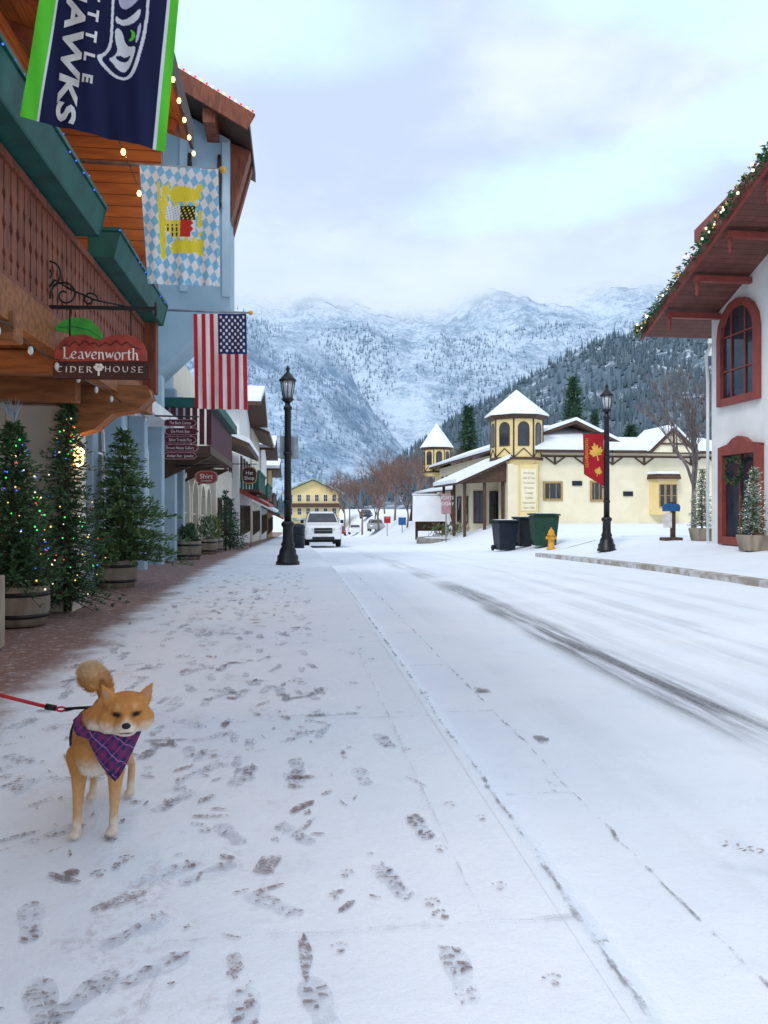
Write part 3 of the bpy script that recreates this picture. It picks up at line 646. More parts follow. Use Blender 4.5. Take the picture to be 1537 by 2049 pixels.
B().poly([q(x,y,.0) for x,y in ((109,658),(122,646),(142,637),(162,636),(182,643),(196,656),(206,680),(190,676),(168,676),(148,672),(130,663))],(0,.03,0)).build('leaf','leaf',sg,bev=.006)
b=B();[b.bar(q(*a,-.003),q(*c,-.003),.004,.006,up=V((0,1,0))) for a,c in (((118,655),(150,654)),((150,654),(180,661)),((180,661),(204,678)))];b.build('leaf_vein','green',sg)
# broad nib lettering
GL={'L':(.95,[[(.30,1.45),(.22,1.55),(.1,1.5)],[(.26,1.5),(.26,.2),(.1,.0)],[(.1,.02),(.4,.08),(.62,.0),(.85,.06),(.92,.32)]]),
'e':(.72,[[(.06,.48),(.60,.62),(.52,.95),(.28,1.0),(.06,.72),(.06,.28),(.28,0.0),(.62,.16)]]),
'a':(.76,[[(.08,.84),(.32,1.0),(.54,.84),(.54,.12),(.70,.0)],[(.54,.56),(.2,.48),(.06,.24),(.2,0.0),(.54,.2)]]),
'v':(.70,[[(-.02,.92),(.1,1.),(.32,.02),(.58,.86),(.66,1.02)]]),
'n':(.78,[[(.0,.9),(.12,1.),(.12,.0)],[(.12,.76),(.36,1.0),(.56,.82),(.56,.08),(.70,.0)]]),
'w':(1.02,[[(-.02,.92),(.1,1.),(.28,.02),(.48,.92)],[(.48,.92),(.68,.02),(.88,.86),(.96,1.02)]]),
'o':(.76,[[(.34+.30*math.cos(a),.5+.5*math.sin(a)) for a in [6.2832*i/14 for i in range(15)]]]),
'r':(.58,[[(.0,.9),(.12,1.),(.12,.0)],[(.12,.72),(.34,1.0),(.52,.88)]]),
't':(.56,[[(.22,1.36),(.20,.18),(.34,.0),(.52,.10)],[(-.02,.98),(.46,1.0)]]),
'h':(.78,[[(-.02,1.5),(.12,1.6),(.12,.0)],[(.12,.76),(.36,1.0),(.56,.82),(.56,.08),(.70,.0)]]),
'C':(1.0,[[(.5+.46*math.cos(a),.68+.68*math.sin(a)) for a in [.85+4.6*i/14 for i in range(15)]]]),
'I':(.42,[[(.16,1.36),(.16,.0)]]),
'D':(1.0,[[(.14,1.36),(.14,.0)],[(.0,1.36),(.45,1.34),(.82,1.05),(.86,.6),(.66,.14),(.3,.0),(.0,.02)]]),
'E':(.86,[[(.14,1.36),(.14,.0)],[(.06,1.34),(.74,1.34)],[(.14,.7),(.58,.7)],[(.06,.04),(.76,.04)]]),
'R':(.94,[[(.14,1.36),(.14,.0)],[(.04,1.34),(.5,1.34),(.7,1.08),(.5,.74),(.16,.7)],[(.4,.7),(.78,.04),(.9,.0)]]),
'H':(1.0,[[(.14,1.36),(.14,.0)],[(.8,1.36),(.8,.0)],[(.14,.7),(.8,.7)]]),
'O':(1.1,[[(.5+.44*math.cos(a),.68+.68*math.sin(a)) for a in [6.2832*i/16 for i in range(17)]]]),
'U':(1.0,[[(.12,1.36),(.12,.4),(.34,.02),(.62,.02),(.8,.4),(.8,1.36)]]),
'S':(.82,[[(.7,1.14),(.5,1.36),(.2,1.3),(.1,1.02),(.3,.78),(.6,.58),(.7,.3),(.5,.02),(.22,.02),(.06,.24)]])}
def nib(s,parent,c,xh,w,nw,sp):
    tot=sum(GL[ch][0]+sp for ch in s)-sp;k=w/tot;b=B();x=0;c=V(c);nx,nz=nw*.80,nw*.52
    for ch in s:
        for st in GL[ch][1]:
            if len(st)>3 and ch not in 'oOC':
                for _ in range(2):
                    q_=[st[0]]
                    for a,d in zip(st,st[1:]): q_+=[(a[0]*.75+d[0]*.25,a[1]*.75+d[1]*.25),(a[0]*.25+d[0]*.75,a[1]*.25+d[1]*.75)]
                    st=q_+[st[-1]]
            for i,(a,d) in enumerate(zip(st,st[1:])):
                pt=lambda p,g,e=0:c+XD*((x+p[0]-tot/2)*k+g*nx*xh)+UD*(p[1]*xh+g*nz*xh)+V((0,-.0002*(i%7)-e,0))
                b.add([pt(a,-1),pt(d,-1),pt(d,1),pt(a,1)],[(0,1,2,3)])
                m_=.04*xh
                b.add([pt(a,0,.0018)+UD*m_,pt(d,0,.0018)+UD*m_,pt(d,0,.0018)-UD*m_,pt(a,0,.0018)-UD*m_],[(0,1,2,3)])
        x+=GL[ch][0]+sp
    b.build('lettering','letter',parent,rc=False)
nib('Leavenworth',sg,q(203,720,-.020),.064,(q(279,0)-q(126,0)).x,.13,.06);nib('CIDER',sg,q(150,745,-.008),.036,(q(186,0)-q(114,0)).x,.13,.28);nib('HOUSE',sg,q(249,745,-.008),.036,(q(288,0)-q(210,0)).x,.13,.28)
b=B();b.bar(q(198,752,-.006),q(198,734,-.006),.008,.016);[b.ell(q(198+7*math.cos(a),735+5*math.sin(a),-.006),(.018,.004,.014),n=8) for a in lin(0,6.28,6)];b.build('tree_emblem','letter',sg)
b=B();b.bar(q(-60,612),q(312,618),.03,.03);b.tube([q(312,606),q(312,632)],.012)
def scroll(cx,cy,r0,tn,a0,dirn=1):
    pts=[];n=28
    for i in range(n+1):
        s=i/n;a=a0+dirn*tn*6.283*s;r=r0*(1-.85*s);pts.append(q(cx+r*math.cos(a),cy-r*math.sin(a)))
    b.tube(pts,.009,6)
scroll(95,545,30,1.4,-1.2);scroll(130,590,30,1.4,3.4,-1);scroll(180,600,16,1.2,0);scroll(60,585,22,1.3,1)
b.tube([q(75,606),q(110,560),q(140,578),q(190,600),q(250,612)],.01,6)
for x in (140,262): b.tube([q(x,617),q(x,676)],.008,6)
b.build('iron_bracket','iron',sg)
# ---------- plaque stack etc
Yp=14.5
ps=thing('plaque_sign_stack','stack of five maroon shop name plaques hanging one below another','sign',PY(362,920,Yp))
for i,(tx,cy) in enumerate((('The Back Corner',846),('Die Musik Box',863),('Silver Trends Plus',880),('Brown House Gallery',896),('Amber Hut · Jewelry',912))):
    x0,x1=(329,394) if i%2==0 else (331,398);q=lambda x,y,dy=0:PY(x,y,Yp)+V((0,dy,0))
    pts=[(x0,cy-5),(x0+5,cy-7),(x1-6,cy-7),(x1,cy),(x1-6,cy+7),(x0+5,cy+7),(x0,cy+5)]
    pl=B().poly([q(*p) for p in pts],(0,.03,0)).build('plaque','plaquerim',ps)
    B().poly([q(362+(x-362)*.96,cy+(y-cy)*.8,-.004) for x,y in pts],(0,.01,0)).build('panel','plaque',pl)
    text(tx,pl,q(361,cy+3,-.006),XD,UD,.055,'letter',.72)
b=B();b.tube([PY(310,832,Yp+.02),PY(398,834,Yp+.02)],.015);[b.tube([PY(x,834,Yp+.02),PY(x,918,Yp+.02)],.006,5) for x in (340,385)];b.build('hanger','iron',ps)
def oval_sign(label,px,py,Y,w,h,ms,txts,name='hanging_shop_sign',n=8):
    t=thing(name,label,'sign',PY(px,py,Y));k=w*Y/F;hh=h*Y/F;c=PY(px,py,Y)
    o=[c+V((k*math.copysign(abs(math.cos(a))**.7,math.cos(a)),0,hh*math.copysign(abs(math.sin(a))**.7,math.sin(a)))) for a in lin(0,6.2832,20)[:-1]]
    B().poly(o,(0,.05,0)).build('rim',ms[1],t);B().poly([c+(p-c)*.88+V((0,-.008,0)) for p in o],(0,.02,0)).build('face',ms[0],t)
    for s,dy,hg in txts: text(s,t,c+V((0,-.012,dy*hh)),XD,UD,hg*hh,'letter')
    b=B();b.tube([c+V((-k-.5,0.02,hh+.12)),c+V((k,.02,hh+.12))],.02,6);[b.tube([c+V((s*k*.6,.02,hh*.8)),c+V((s*k*.6,.02,hh+.12))],.01,5) for s in (-1,1)];b.build('bracket','iron',t)
oval_sign('red oval hanging sign reading Shirt over the pavement',413,955,20,22,13,('signred','plaquerim'),(('Shirt',-.2,.72),('COMPANY',-.66,.24)))
oval_sign('dark oval hanging sign with pale rim further down the shops',499,951,36,15,17,('signdark','tancloth'),(('Hat',.1,.4),('Shop',-.5,.4)))
oval_sign('orange hanging sign far along the left shopfronts',527,999,52,13,8,('orange','signred'),())
oval_sign('small bright red hanging sign far along the left shopfronts',518,985,60,8,14,('stopred','gold'),())
# ---------- blue building
bl=thing('blue_building','pale blue corner building with tall gable and oriel beyond the timber one','building',(-3.3,18,G(18)))
B().box(-9,-3.3,13,22,4.2,11.15).build('upper_wall','blue',bl)
B().box(-9,-3.32,11.7,22,G(20)-.2,4.2).build('lower_wall','paleblue',bl)
B().poly([(-3.32,19,4.35),(-1.5,19,6.1),(-1.5,19,10.12),(-3.32,19,11.1)],(0,1.4,0)).build('oriel','blue',bl)
for x in (-1.60,-2.6): B().box(x-.09,x+.09,18.94,19.0,6.4 if x<-2 else 6.3,10.05 if x>-2 else 10.6).build('corner_board','paleblue',bl)
b=B();b.poly([(-.98,17.9,9.95),(-8,17.9,13.81),(-8,17.9,14.06),(-.98,17.9,10.2)],(0,3.1,0));rf=b.build('roof','brown',bl)
B().bar((-.94,17.86,10.02),(-8,17.86,13.90),.08,.40).build('barge_board','redwood',bl)
B().poly([(-1.0,18.0,10.22),(-8,18.0,14.07),(-8,18.0,14.16),(-1.0,18.0,10.31)],(0,2.9,0)).build('roof_snow','snowcap',rf)
B().poly([(-1.49,19.1,8.2),(-1.02,19.1,9.93),(-1.49,19.1,10.1)],(0,.5,0)).build('eave_bracket','redwood',bl)
B().poly([(-1.49,20.0,8.2),(-1.02,20.0,9.93),(-1.49,20.0,10.1)],(0,.3,0)).build('eave_bracket','redwood',bl)
for x in (-1.9,-2.9):
    zu=9.95+.55*(-.98-x);B().box(x-.14,x+.14,18,19,zu-.42,zu-.09).build('purlin_end','redwood',bl)
for x in (-1.75,-2.45): B().lathe((x,18.9,8.9),[(.02,-.5),(.06,-.4),(.03,-.3),(.06,.3),(.04,.8)],6).build('carved_drop','darkwood',bl)
b=B()
for i in range(40): s=i/39;b.ell((-.9-5*s,17.8,10.25+2.75*s),.030,n=6,m=i%4)
b.build('roof_lights',['bR','bY','bR','bW'],bl,kind='stuff')
for y in (12.2,14.2,16.3,18.4,20.4,21.9): B().box(-3.32,-2.98,y-.16,y+.16,G(y)-.1,4.25).build('pilaster','blue',bl,bev=.02)
for y in (13.2,15.25,17.35,19.4,21.1): win(bl,(-3.32,y,G(y)+.5),(0,1,0),(1,0,0),1.5,2.5,1,'white',mull=(1,2))
B().box(-3.3,-2.7,11.75,22,3.05,3.3).build('cornice','white',bl)
# ---------- cream arcade
cr=thing('arcade_building','cream plastered arcade building with maroon and green balcony','building',(-3.3,26,G(26)))
B().box(-9,-3.3,22.05,30.5,G(30)-.2,5.6).build('wall','cream2',cr)
for y in (23.4,25.6,27.8,29.6): win(cr,(-3.3,y,G(y)+.1),(0,1,0),(1,0,0),1.7,2.4,1,'cream2',fw=.14,mull=(1,1),th=.18,name='arch')
B().box(-3.3,-2.05,19.8,27,2.55,2.75).build('balcony_floor','brown',cr)
b=B();y=19.85
while y<27: b.box(-2.11,-2.08,y,y+.13,2.78,3.7);y+=.17
b.build('railing','plaque',cr);B().box(-2.2,-1.9,19.8,27.05,3.72,3.98).build('flower_box','green',cr)
b=B()
for x in lin(-3.2,-2.15,6): b.box(x,x+.12,19.8,19.83,2.78,3.7)
b.build('end_railing','plaque',cr);B().box(-3.3,-2.2,19.72,19.98,3.72,3.95).build('flower_box','green',cr)
for y in (20.2,23.5,26.8): B().poly([(-3.3,y,1.9),(-2.1,y,2.5),(-3.3,y,2.5)],(0,.14,0)).build('bracket','brown',cr)
# ---------- further shops on the left
def shop(label,y0,y1,xf,zt,wm,rail,awn,gable=True,ov=1.1):
    g0=G((y0+y1)/2);t=thing('shop_building',label,'building',(xf,(y0+y1)/2,g0));ym=(y0+y1)/2
    if gable:
        B().poly([(xf,y0,g0-.4),(xf,y1,g0-.4),(xf,y1,zt-1.2),(xf,ym,zt),(xf,y0,zt-1.2)],(-7,0,0)).build('wall',wm,t)
        sl=1.2/((y1-y0)/2);e=.7
        b=B()
        for s,ye in ((-1,y0-e),(1,y1+e)): b.poly([(xf+ov,ym,zt+.12),(xf+ov,ye,zt+.12-sl*abs(ye-ym)),(xf+ov,ye,zt+.32-sl*abs(ye-ym)),(xf+ov,ym,zt+.36)],(-8,0,0))
        rf=b.build('roof','brown',t);b=B()
        for s,ye in ((-1,y0-e-.05),(1,y1+e+.05)): b.poly([(xf+ov+.03,ym,zt+.37),(xf+ov+.03,ye,zt+.33-sl*abs(ye-ym)),(xf+ov+.03,ye,zt+.55-sl*abs(ye-ym)),(xf+ov+.03,ym,zt+.62)],(-8,0,0))
        b.build('roof_snow','snowcap',rf)
    else:
        B().box(xf-7,xf,y0,y1,g0-.4,zt).build('wall',wm,t)
        rf=B().poly([(xf+ov,y0-.4,zt-.5),(xf-4,y0-.4,zt+1.7),(xf-4,y0-.4,zt+1.9),(xf+ov,y0-.4,zt-.3)],(0,y1-y0+.8,0)).build('roof','brown',t)
        B().poly([(xf+ov+.04,y0-.43,zt-.29),(xf-4,y0-.43,zt+1.91),(xf-4,y0-.43,zt+2.1),(xf+ov+.04,y0-.43,zt-.1)],(0,y1-y0+.86,0)).build('roof_snow','snowcap',rf)
    n=max(2,int((y1-y0)/2.2))
    for k in range(n):
        y=y0+(k+.5)*(y1-y0)/n
        win(t,(xf,y,g0+.6),(0,1,0),(1,0,0),1.3,1.6,0,'brown');win(t,(xf,y,g0+3.5),(0,1,0),(1,0,0),1.0,1.3,0,'brown')
    for k in range(3): win(t,(xf-.8-1.7*k,y0,g0+3.6),(1,0,0),(0,-1,0),.9,1.3,0,'brown')
    if rail:
        B().box(xf,xf+1.0,y0+.3,y1-.3,g0+2.9,g0+3.05).build('balcony_floor','brown',t);b=B();y=y0+.3
        while y<y1-.35: b.box(xf+.95,xf+.98,y,y+.16,g0+3.06,g0+3.9);y+=.22
        for x in lin(xf+.05,xf+.85,5): b.box(x,x+.1,y0+.3,y0+.33,g0+3.06,g0+3.9)
        b.box(xf+.9,xf+1.05,y0+.28,y1-.28,g0+3.9,g0+4.02);b.build('railing',rail,t)
    if awn:
        B().poly([(xf,y0+.1,g0+2.85),(xf+1.5,y0+.1,g0+2.1),(xf+1.5,y0+.1,g0+2.25),(xf,y0+.1,g0+3.1)],(0,y1-y0-.2,0)).build('awning',awn,t)
    return t
shop('brown fronted shop with a low snow covered pent roof past the arcade',31,39,-3.0,4.0,'plaster',None,None,False,1.3)
shop('white walled chalet shop with broad snowy gable past the pent roof',40,50,-2.7,7.6,'white','green','signred')
shop('cream shop with green balcony between the two white gables',51,62,-2.6,6.4,'cream2','green','snowcap',False)
shop('far white gabled shop with brown balcony down the left side',63,76,-2.5,7.0,'white','brown','green')
shop('farthest tan shop on the left side of the street',77,95,-2.4,6.0,'tancloth','green','signred')
e=thing('street_end_building','cream chalet with broad green snowy roof closing the street end','building',(3.2,138,-3.2))
ex0,ex1,ez=-1.2,8.4,-3.3
B().poly([(ex0,138,ez),(ex1,138,ez),(ex1,138,3.8),((ex0+ex1)/2,138,6.0),(ex0,138,3.8)],(0,10,0)).build('wall','yellow',e)
xm=(ex0+ex1)/2
b=B();b.poly([(ex0-1,137,3.45),(xm,137,6.15),(xm,137,6.5),(ex0-1,137,3.8)],(0,12,0));b.poly([(ex1+1,137,3.45),(xm,137,6.15),(xm,137,6.5),(ex1+1,137,3.8)],(0,12,0));b.build('roof','roofgreen',e)
for z in (-.2,2.2):
    for k in range(6): win(e,(ex0+.9+1.55*k,138,z),(1,0,0),(0,-1,0),.8,1.3,0,'white')
B().box(ex0,ex1,137.2,137.98,1.2,1.9).build('balcony','brown',e);B().box(ex0,ex1,136.9,137.98,-1.2,-.7).build('awning','roofgreen',e)
# ---------- lamps
def lamp(label,loc,h):
    t=thing('street_lamp',label,'street lamp',loc,group='black street lamps',world=False)
    B().lathe((0,0,0),[(.27,0),(.27,.07),(.24,.09),(.24,.2),(.2,.24),(.19,.33),(.14,.42),(.16,.46),(.12,.55),(.115,.85),(.15,.9),(.15,.95),(.1,1.0)],16).build('base','iron',t)
    b=B();b.lathe((0,0,.98),[(.085,0),(.075,h-2.0),(.10,h-1.98),(.10,h-1.92),(.06,h-1.88),(.06,h-1.78)],12)
    for z in (1.4,h*.55): b.lathe((0,0,z),[(.085,0),(.1,.02),(.1,.06),(.085,.08)],12)
    b.build('pole','iron',t)
    z=h-.86
    B().lathe((0,0,z),[(.05,0),(.12,.06),(.15,.10),(.105,.12)],12).build('collar','iron',t)
    B().lathe((0,0,z+.10),[(.10,0),(.165,.42)],8).build('lamp_glass','frostglass',t)
    b=B()
    for k in range(8): a=k*.7854;b.tube([(.103*math.cos(a),.103*math.sin(a),z+.1),(.17*math.cos(a),.17*math.sin(a),z+.52)],.011,4)
    b.build('cage','iron',t)
    B().lathe((0,0,z+.51),[(.2,0),(.2,.03),(.16,.07),(.08,.17),(.05,.19),(.03,.24),(.05,.27),(.012,.36)],12).build('cap','iron',t);return t
p=P(576,1130,17.6);Lz=G(p.y);lamp('black street lamp on the snowy left pavement with a grey panel',(p.x,p.y,Lz),4.55)
B().box(p.x-.18,p.x+.24,p.y+.09,p.y+.12,H+17.6*(1015-918)/F,H+17.6*(1015-872)/F).build('pole_sign','grey',label='blank grey sign panel fixed to the left street lamp',cat='sign',bev=.006)
p=P(1214,1102,22.3);pz=PZ(p.x,p.y);lamp('black street lamp on the right pavement with a red banner',(p.x,p.y,pz),4.85)
bn=thing('street_banner','red pointed banner with gold leaf emblem on the right lamp','banner',(p.x,p.y,2))
q=lambda x,y,dy=0:P(x,y,22.3)+V((0,dy,0))
B().poly([q(1167,868),q(1208,868),q(1209,973),q(1190,962),q(1169,949)],(0,.02,0)).build('cloth','banner',bn)
ml=[(0,22),(3,13),(7,15),(6,6),(13,9),(12,4),(16,1),(9,-5),(10,-8),(1,-7),(1.5,-18),(-1.5,-18),(-1,-7),(-10,-8),(-9,-5),(-16,1),(-12,4),(-13,9),(-6,6),(-7,15),(-3,13)]
def leafp(cx,cy,s,r):
    ca,sa=math.cos(r),math.sin(r);return [q(cx+s*(x*ca-y*sa),cy-s*(x*sa+y*ca)*1.05,-.01) for x,y in ml]
B().poly(leafp(1193,905,.92,.25),(0,.006,0)).build('leaf_emblem','gold',bn)
B().poly(leafp(1197,944,.5,-.3),(0,.006,0)).build('leaf_emblem','gold',bn)
text('LEAVENWORTH',bn,q(1177,906,-.008),UD,-XD,.09,'gold',.9)
b=B();b.tube([q(1166,866),q(1214,866)],.018,6);b.tube([q(1204,975),q(1214,975)],.018,6);b.build('arm','iron',bn)
# ---------- truck
def wheel(parent,x,y,r,wd):
    tt=B();tt.tube([(x-wd/2,y,r),(x-wd*.42,y,r),(x+wd*.42,y,r),(x+wd/2,y,r)],[r*.86,r,r,r*.86],18);w_=tt.build('wheel','rubber',parent);sx=1 if x>0 else -1
    B().tube([(x+sx*wd*.2,y,r),(x+sx*wd*.52,y,r)],[r*.6,r*.55],12).build('rim','steel',w_)
def cube_loft(b,secs,m=0):
    n=len(secs[0][1]);vs=[(x,y,z) for y,rg in secs for x,z in rg]
    b.add(vs,[(i*n+k,i*n+(k+1)%n,(i+1)*n+(k+1)%n,(i+1)*n+k) for i in range(len(secs)-1) for k in range(n)]+[tuple(range(n))[::-1],tuple(range((len(secs)-1)*n,len(secs)*n))],m)
def ring(w,z0,z1,c=.08): return [(-w+c,z0),(w-c,z0),(w,z0+c),(w,z1-c),(w-c,z1),(-w+c,z1),(-w,z1-c),(-w,z0+c)]
def truck(label,loc):
    t=thing('pickup_truck',label,'truck',loc,world=False)
    b=B();cube_loft(b,[(-.05,ring(.80,.5,.98,.15)),(.08,ring(.90,.42,1.08,.12)),(.3,ring(.94,.4,1.13,.1)),(1.3,ring(.945,.4,1.2,.1)),(3.2,ring(.945,.4,1.2,.08)),(5.1,ring(.945,.45,1.2,.08)),(5.25,ring(.92,.5,1.15,.08))]);b.build('body','paint',t)
    b=B();cube_loft(b,[(1.25,ring(.86,1.12,1.22,.04)),(2.0,ring(.72,1.15,1.76,.12)),(2.4,ring(.71,1.15,1.80,.12)),(3.1,ring(.71,1.15,1.79,.12)),(3.35,ring(.80,1.15,1.25,.04))]);b.build('cab','paint',t)
    B().poly([(-.78,1.30,1.245),(.78,1.30,1.245),(.64,1.93,1.70),(-.64,1.93,1.70)],(0,-.012,.014)).build('windscreen','glass',t)
    for s in (-1,1):
        B().poly([(s*.855,1.55,1.25),(s*.80,3.1,1.25),(s*.73,3.05,1.68),(s*.735,2.05,1.68)],(s*.03,0,0)).build('side_window','glass',t)
        B().poly([(s*.50,-.03,.83),(s*.86,.03,.88),(s*.90,.12,1.03),(s*.52,-.03,1.0)],(0,-.03,0)).build('headlight','frostglass',t)
        B().box(s*.95-.0,s*1.12,1.55,1.68,1.2,1.38).build('mirror','blackbin',t,bev=.02)
        B().ell((s*.66,-.1,.52),(.07,.03,.05),n=8).build('fog_lamp','frostglass',t)
    b=B();b.box(-.46,.46,-.075,-.03,.72,1.0);b.build('grille','blackbin',t,bev=.02);B().box(-.42,.42,-.085,-.076,.86,.885).build('grille_bar','steel',t)
    B().box(-.88,.88,-.14,.1,.44,.64).build('bumper','paint',t,bev=.05,seg=2);B().box(-.55,.55,-.155,-.141,.42,.56).build('lower_intake','blackbin',t,bev=.01);B().box(-.15,.15,-.165,-.156,.60,.7).build('number_plate','letter',t)
    B().box(-.75,.75,.1,5.0,.28,.42).build('underbody','rubber',t)
    for s in (-1,1):
        for y in (.95,4.1): wheel(t,s*.80,y,.39,.26)
    return t
p=P(647,1092,38.5);truck('white pickup truck parked by the kerb facing the camera',(p.x,p.y,RZ(p.y)))
def car(label,loc,m,rz=0,lab='car'):
    t=thing('parked_car',label,'car',loc,rz,world=False,group='distant parked cars')
    b=B();cube_loft(b,[(0,ring(.72,.4,.72,.12)),(.15,ring(.86,.3,.82,.12)),(1.2,ring(.89,.28,.95,.1)),(3.9,ring(.89,.28,.98,.1)),(4.3,ring(.8,.4,.9,.1))]);b.build('body',m,t)
    b=B();cube_loft(b,[(1.1,ring(.78,.9,.98,.03)),(1.8,ring(.64,.9,1.42,.1)),(3.0,ring(.64,.9,1.45,.1)),(3.8,ring(.74,.9,1.0,.03))]);b.build('cabin',m,t)
    B().poly([(-.68,1.14,.99),(.68,1.14,.99),(.56,1.74,1.36),(-.56,1.74,1.36)],(0,-.012,.014)).build('windscreen','glass',t)
    for s in (-1,1):
        B().poly([(s*.5,-.0,.6),(s*.8,.06,.62),(s*.82,.12,.74),(s*.52,.0,.72)],(0,-.03,0)).build('headlight','frostglass',t)
        B().poly([(s*.775,1.4,.99),(s*.76,3.4,.99),(s*.655,2.95,1.36),(s*.655,1.9,1.36)],(s*.02,0,0)).build('side_window','glass',t)
        for y in (.8,3.3): wheel(t,s*.76,y,.32,.2)
    return t
mk('carsilver',(.4,.42,.45),.3,bump=0);mk('carred',(.3,.03,.03),.3,bump=0);mk('cardark',(.05,.06,.08),.3,bump=0)
for px,d,m,l in ((756,88,'carsilver','silver car parked far down the street on the right'),(712,108,'paint','white car parked at the far end of the street'),(735,118,'cardark','dark car beyond the silver one at the street end'),(682,120,'carred','red car at the far street end behind the truck')):
    p=P(px,1065,d);car(l,(p.x,p.y,GZ(p.x,p.y)),m)
p=P(597,1098,33);t_=thing('litter_bin','dark litter bin on the left pavement beside the truck','bin',(p.x,p.y,G(p.y)),world=False)
B().lathe((0,0,0),[(.26,0),(.28,.85),(.3,.87),(.3,.93),(.22,1.02),(.05,1.06)],14).build('body','navybin',t_);B().lathe((0,0,.5),[(.285,0),(.292,.03),(.285,.06)],14).build('band','iron',t_)
# ---------- wheelie bins, hydrant
def bin_(label,px,d,m,w,h,rz):
    p=P(px,1095,d);t=thing('wheeled_bin',label,'bin',(p.x,p.y,GZ(p.x,p.y)),rz,world=False,group='wheeled bins at the street corner')
    b=B();a,c=w*.40,w*.5;b.add([(-a,-a,.05),(a,-a,.05),(a,a,.05),(-a,a,.05),(-c,-c*1.1,h*.93),(c,-c*1.1,h*.93),(c,c*1.1,h*.93),(-c,c*1.1,h*.93)],[(3,2,1,0),(4,5,6,7),(0,1,5,4),(1,2,6,5),(2,3,7,6),(3,0,4,7)]);b.build('body',m,t,bev=.03,seg=2)
    b=B();b.poly([(-c-.03,-c*1.1-.04,h*.935),(c+.03,-c*1.1-.04,h*.935),(c+.03,c*1.1+.04,h*.955),(-c-.03,c*1.1+.04,h*.955)],(0,0,.06));b.build('lid',m,t,bev=.02);B().box(-c*.8,c*.8,-c*1.1,c*1.1,h*.955+.06,h*.955+.075).build('lid_snow','snowcap',t)
    B().tube([(-c*.8,c*1.1+.1,h*.93),(c*.8,c*1.1+.1,h*.93)],.02,6).build('handle',m,t)
    for s in (-1,1): B().tube([(s*c*.95-.03,a,.12),(s*c*.95+.03,a,.12)],.12,12).build('wheel','rubber',t)
bin_('navy blue wheeled bin leftmost of the three',1010,31,'navybin',.82,1.25,.1);bin_('black wheeled bin in the middle of the three',1047,31.5,'blackbin',.62,1.25,.2);bin_('dark green wheeled bin next to the yellow hydrant',1088,30,'greenbin',.98,1.3,-.1)
p=P(1103,1096,28.3);hy=thing('fire_hydrant','yellow fire hydrant standing in snow beside the green bin','hydrant',(p.x,p.y,GZ(p.x,p.y)),world=False)
B().lathe((0,0,0),[(.17,0),(.17,.05),(.12,.07),(.11,.5),(.15,.52),(.15,.56),(.12,.58),(.10,.68),(.05,.75),(.03,.76),(.03,.81)],14).build('barrel','hydrant',hy)
for s in (-1,1): B().tube([(0,0,.43),(s*.17,0,.43),(s*.2,0,.43)],[.06,.06,.045],8).build('side_cap','hydrant',hy)
B().tube([(0,0,.40),(0,-.18,.40)],.075,10).build('front_cap','hydrant',hy)
# ---------- yellow building
yb=thing('tower_building','cream and yellow shop building with octagonal corner tower and snowy roofs','building',(14,45,.1))
B().box(14,27,44.5,52,-.1,4.55).build('wing_wall','cream',yb)
B().box(14.02,20,52,75,-1.0,4.9).build('street_wall','cream',yb)
def gabx(x0,x1,zr):
    rf=B().poly([(x0,43.9,4.42),(x0,48.2,zr-.2),(x0,52.4,4.42),(x0,52.4,4.6),(x0,48.2,zr),(x0,43.9,4.6)],(x1-x0,0,0)).build('roof','brown',yb)
    B().poly([(x0-.05,43.85,4.605),(x0-.05,48.2,zr+.01),(x0-.05,52.45,4.605),(x0-.05,52.45,4.8),(x0-.05,48.2,zr+.2),(x0-.05,43.85,4.8)],(x1-x0+.1,0,0)).build('roof_snow','snowcap',rf)
gabx(14.2,18.9,6.3);gabx(19.0,27,5.6)
dx=22.7
b=B();b.poly([(dx-1.3,43.75,4.5),(dx,43.75,5.7),(dx+1.3,43.75,4.5)],(0,3,0));b.build('dormer','cream',yb)
b=B();b.bar((dx-1.5,43.7,4.45),(dx,43.7,5.85),.12,.16);b.bar((dx+1.5,43.7,4.45),(dx,43.7,5.85),.12,.16);b.bar((dx,43.7,4.5),(dx,43.7,5.8),.1,.1);b.bar((dx-.8,43.71,5.0),(dx+.8,43.71,5.0),.1,.1);b.build('dormer_timber','brown',yb)
b=B();b.poly([(dx-1.6,43.6,4.55),(dx,43.6,6.05),(dx+1.6,43.6,4.55),(dx+1.6,43.6,4.7),(dx,43.6,6.2),(dx-1.6,43.6,4.7)],(0,4,0));b.build('dormer_snow','snowcap',yb)
b=B();b.box(14.3,27,44.42,44.49,4.2,4.3)
for x in (15.6,17.4,19.2,21.2,24.2,26):
    b.box(x-.05,x+.05,44.42,44.495,3.75,4.2)
    for s in (-1,1):
        pts=[V((x+s*.6*math.sin(a),44.45,4.2-.42*(1-math.sin(a)))) for a in lin(0,1.57,6)]
        for a_,c_ in zip(pts,pts[1:]): b.bar(a_,c_,.06,.08)
b.build('timber_frieze','brown',yb)
B().box(14.35,27,44.44,44.495,-.05,.35).build('plinth','cream2',yb)
B().box(14.4,14.6,44.42,44.49,.35,4.1).build('corner_board','yellow',yb)
for px,w_,z0,h_ in ((1106,1.2,1.6,1.15),(1194,.85,1.55,1.25)): p=PY(px,1000,44.5);win(yb,(p.x,44.5,z0),(1,0,0),(0,-1,0),w_,h_,0,'tancloth',mull=(2,0),fw=.12)
p=PY(1327,1020,44.5);bw=p.x
bay=B().poly([(bw-.9,44.5,.75),(bw-.6,43.9,.75),(bw+.6,43.9,.75),(bw+.9,44.5,.75)],(0,0,2.15)).build('bay_window','yellow',yb)
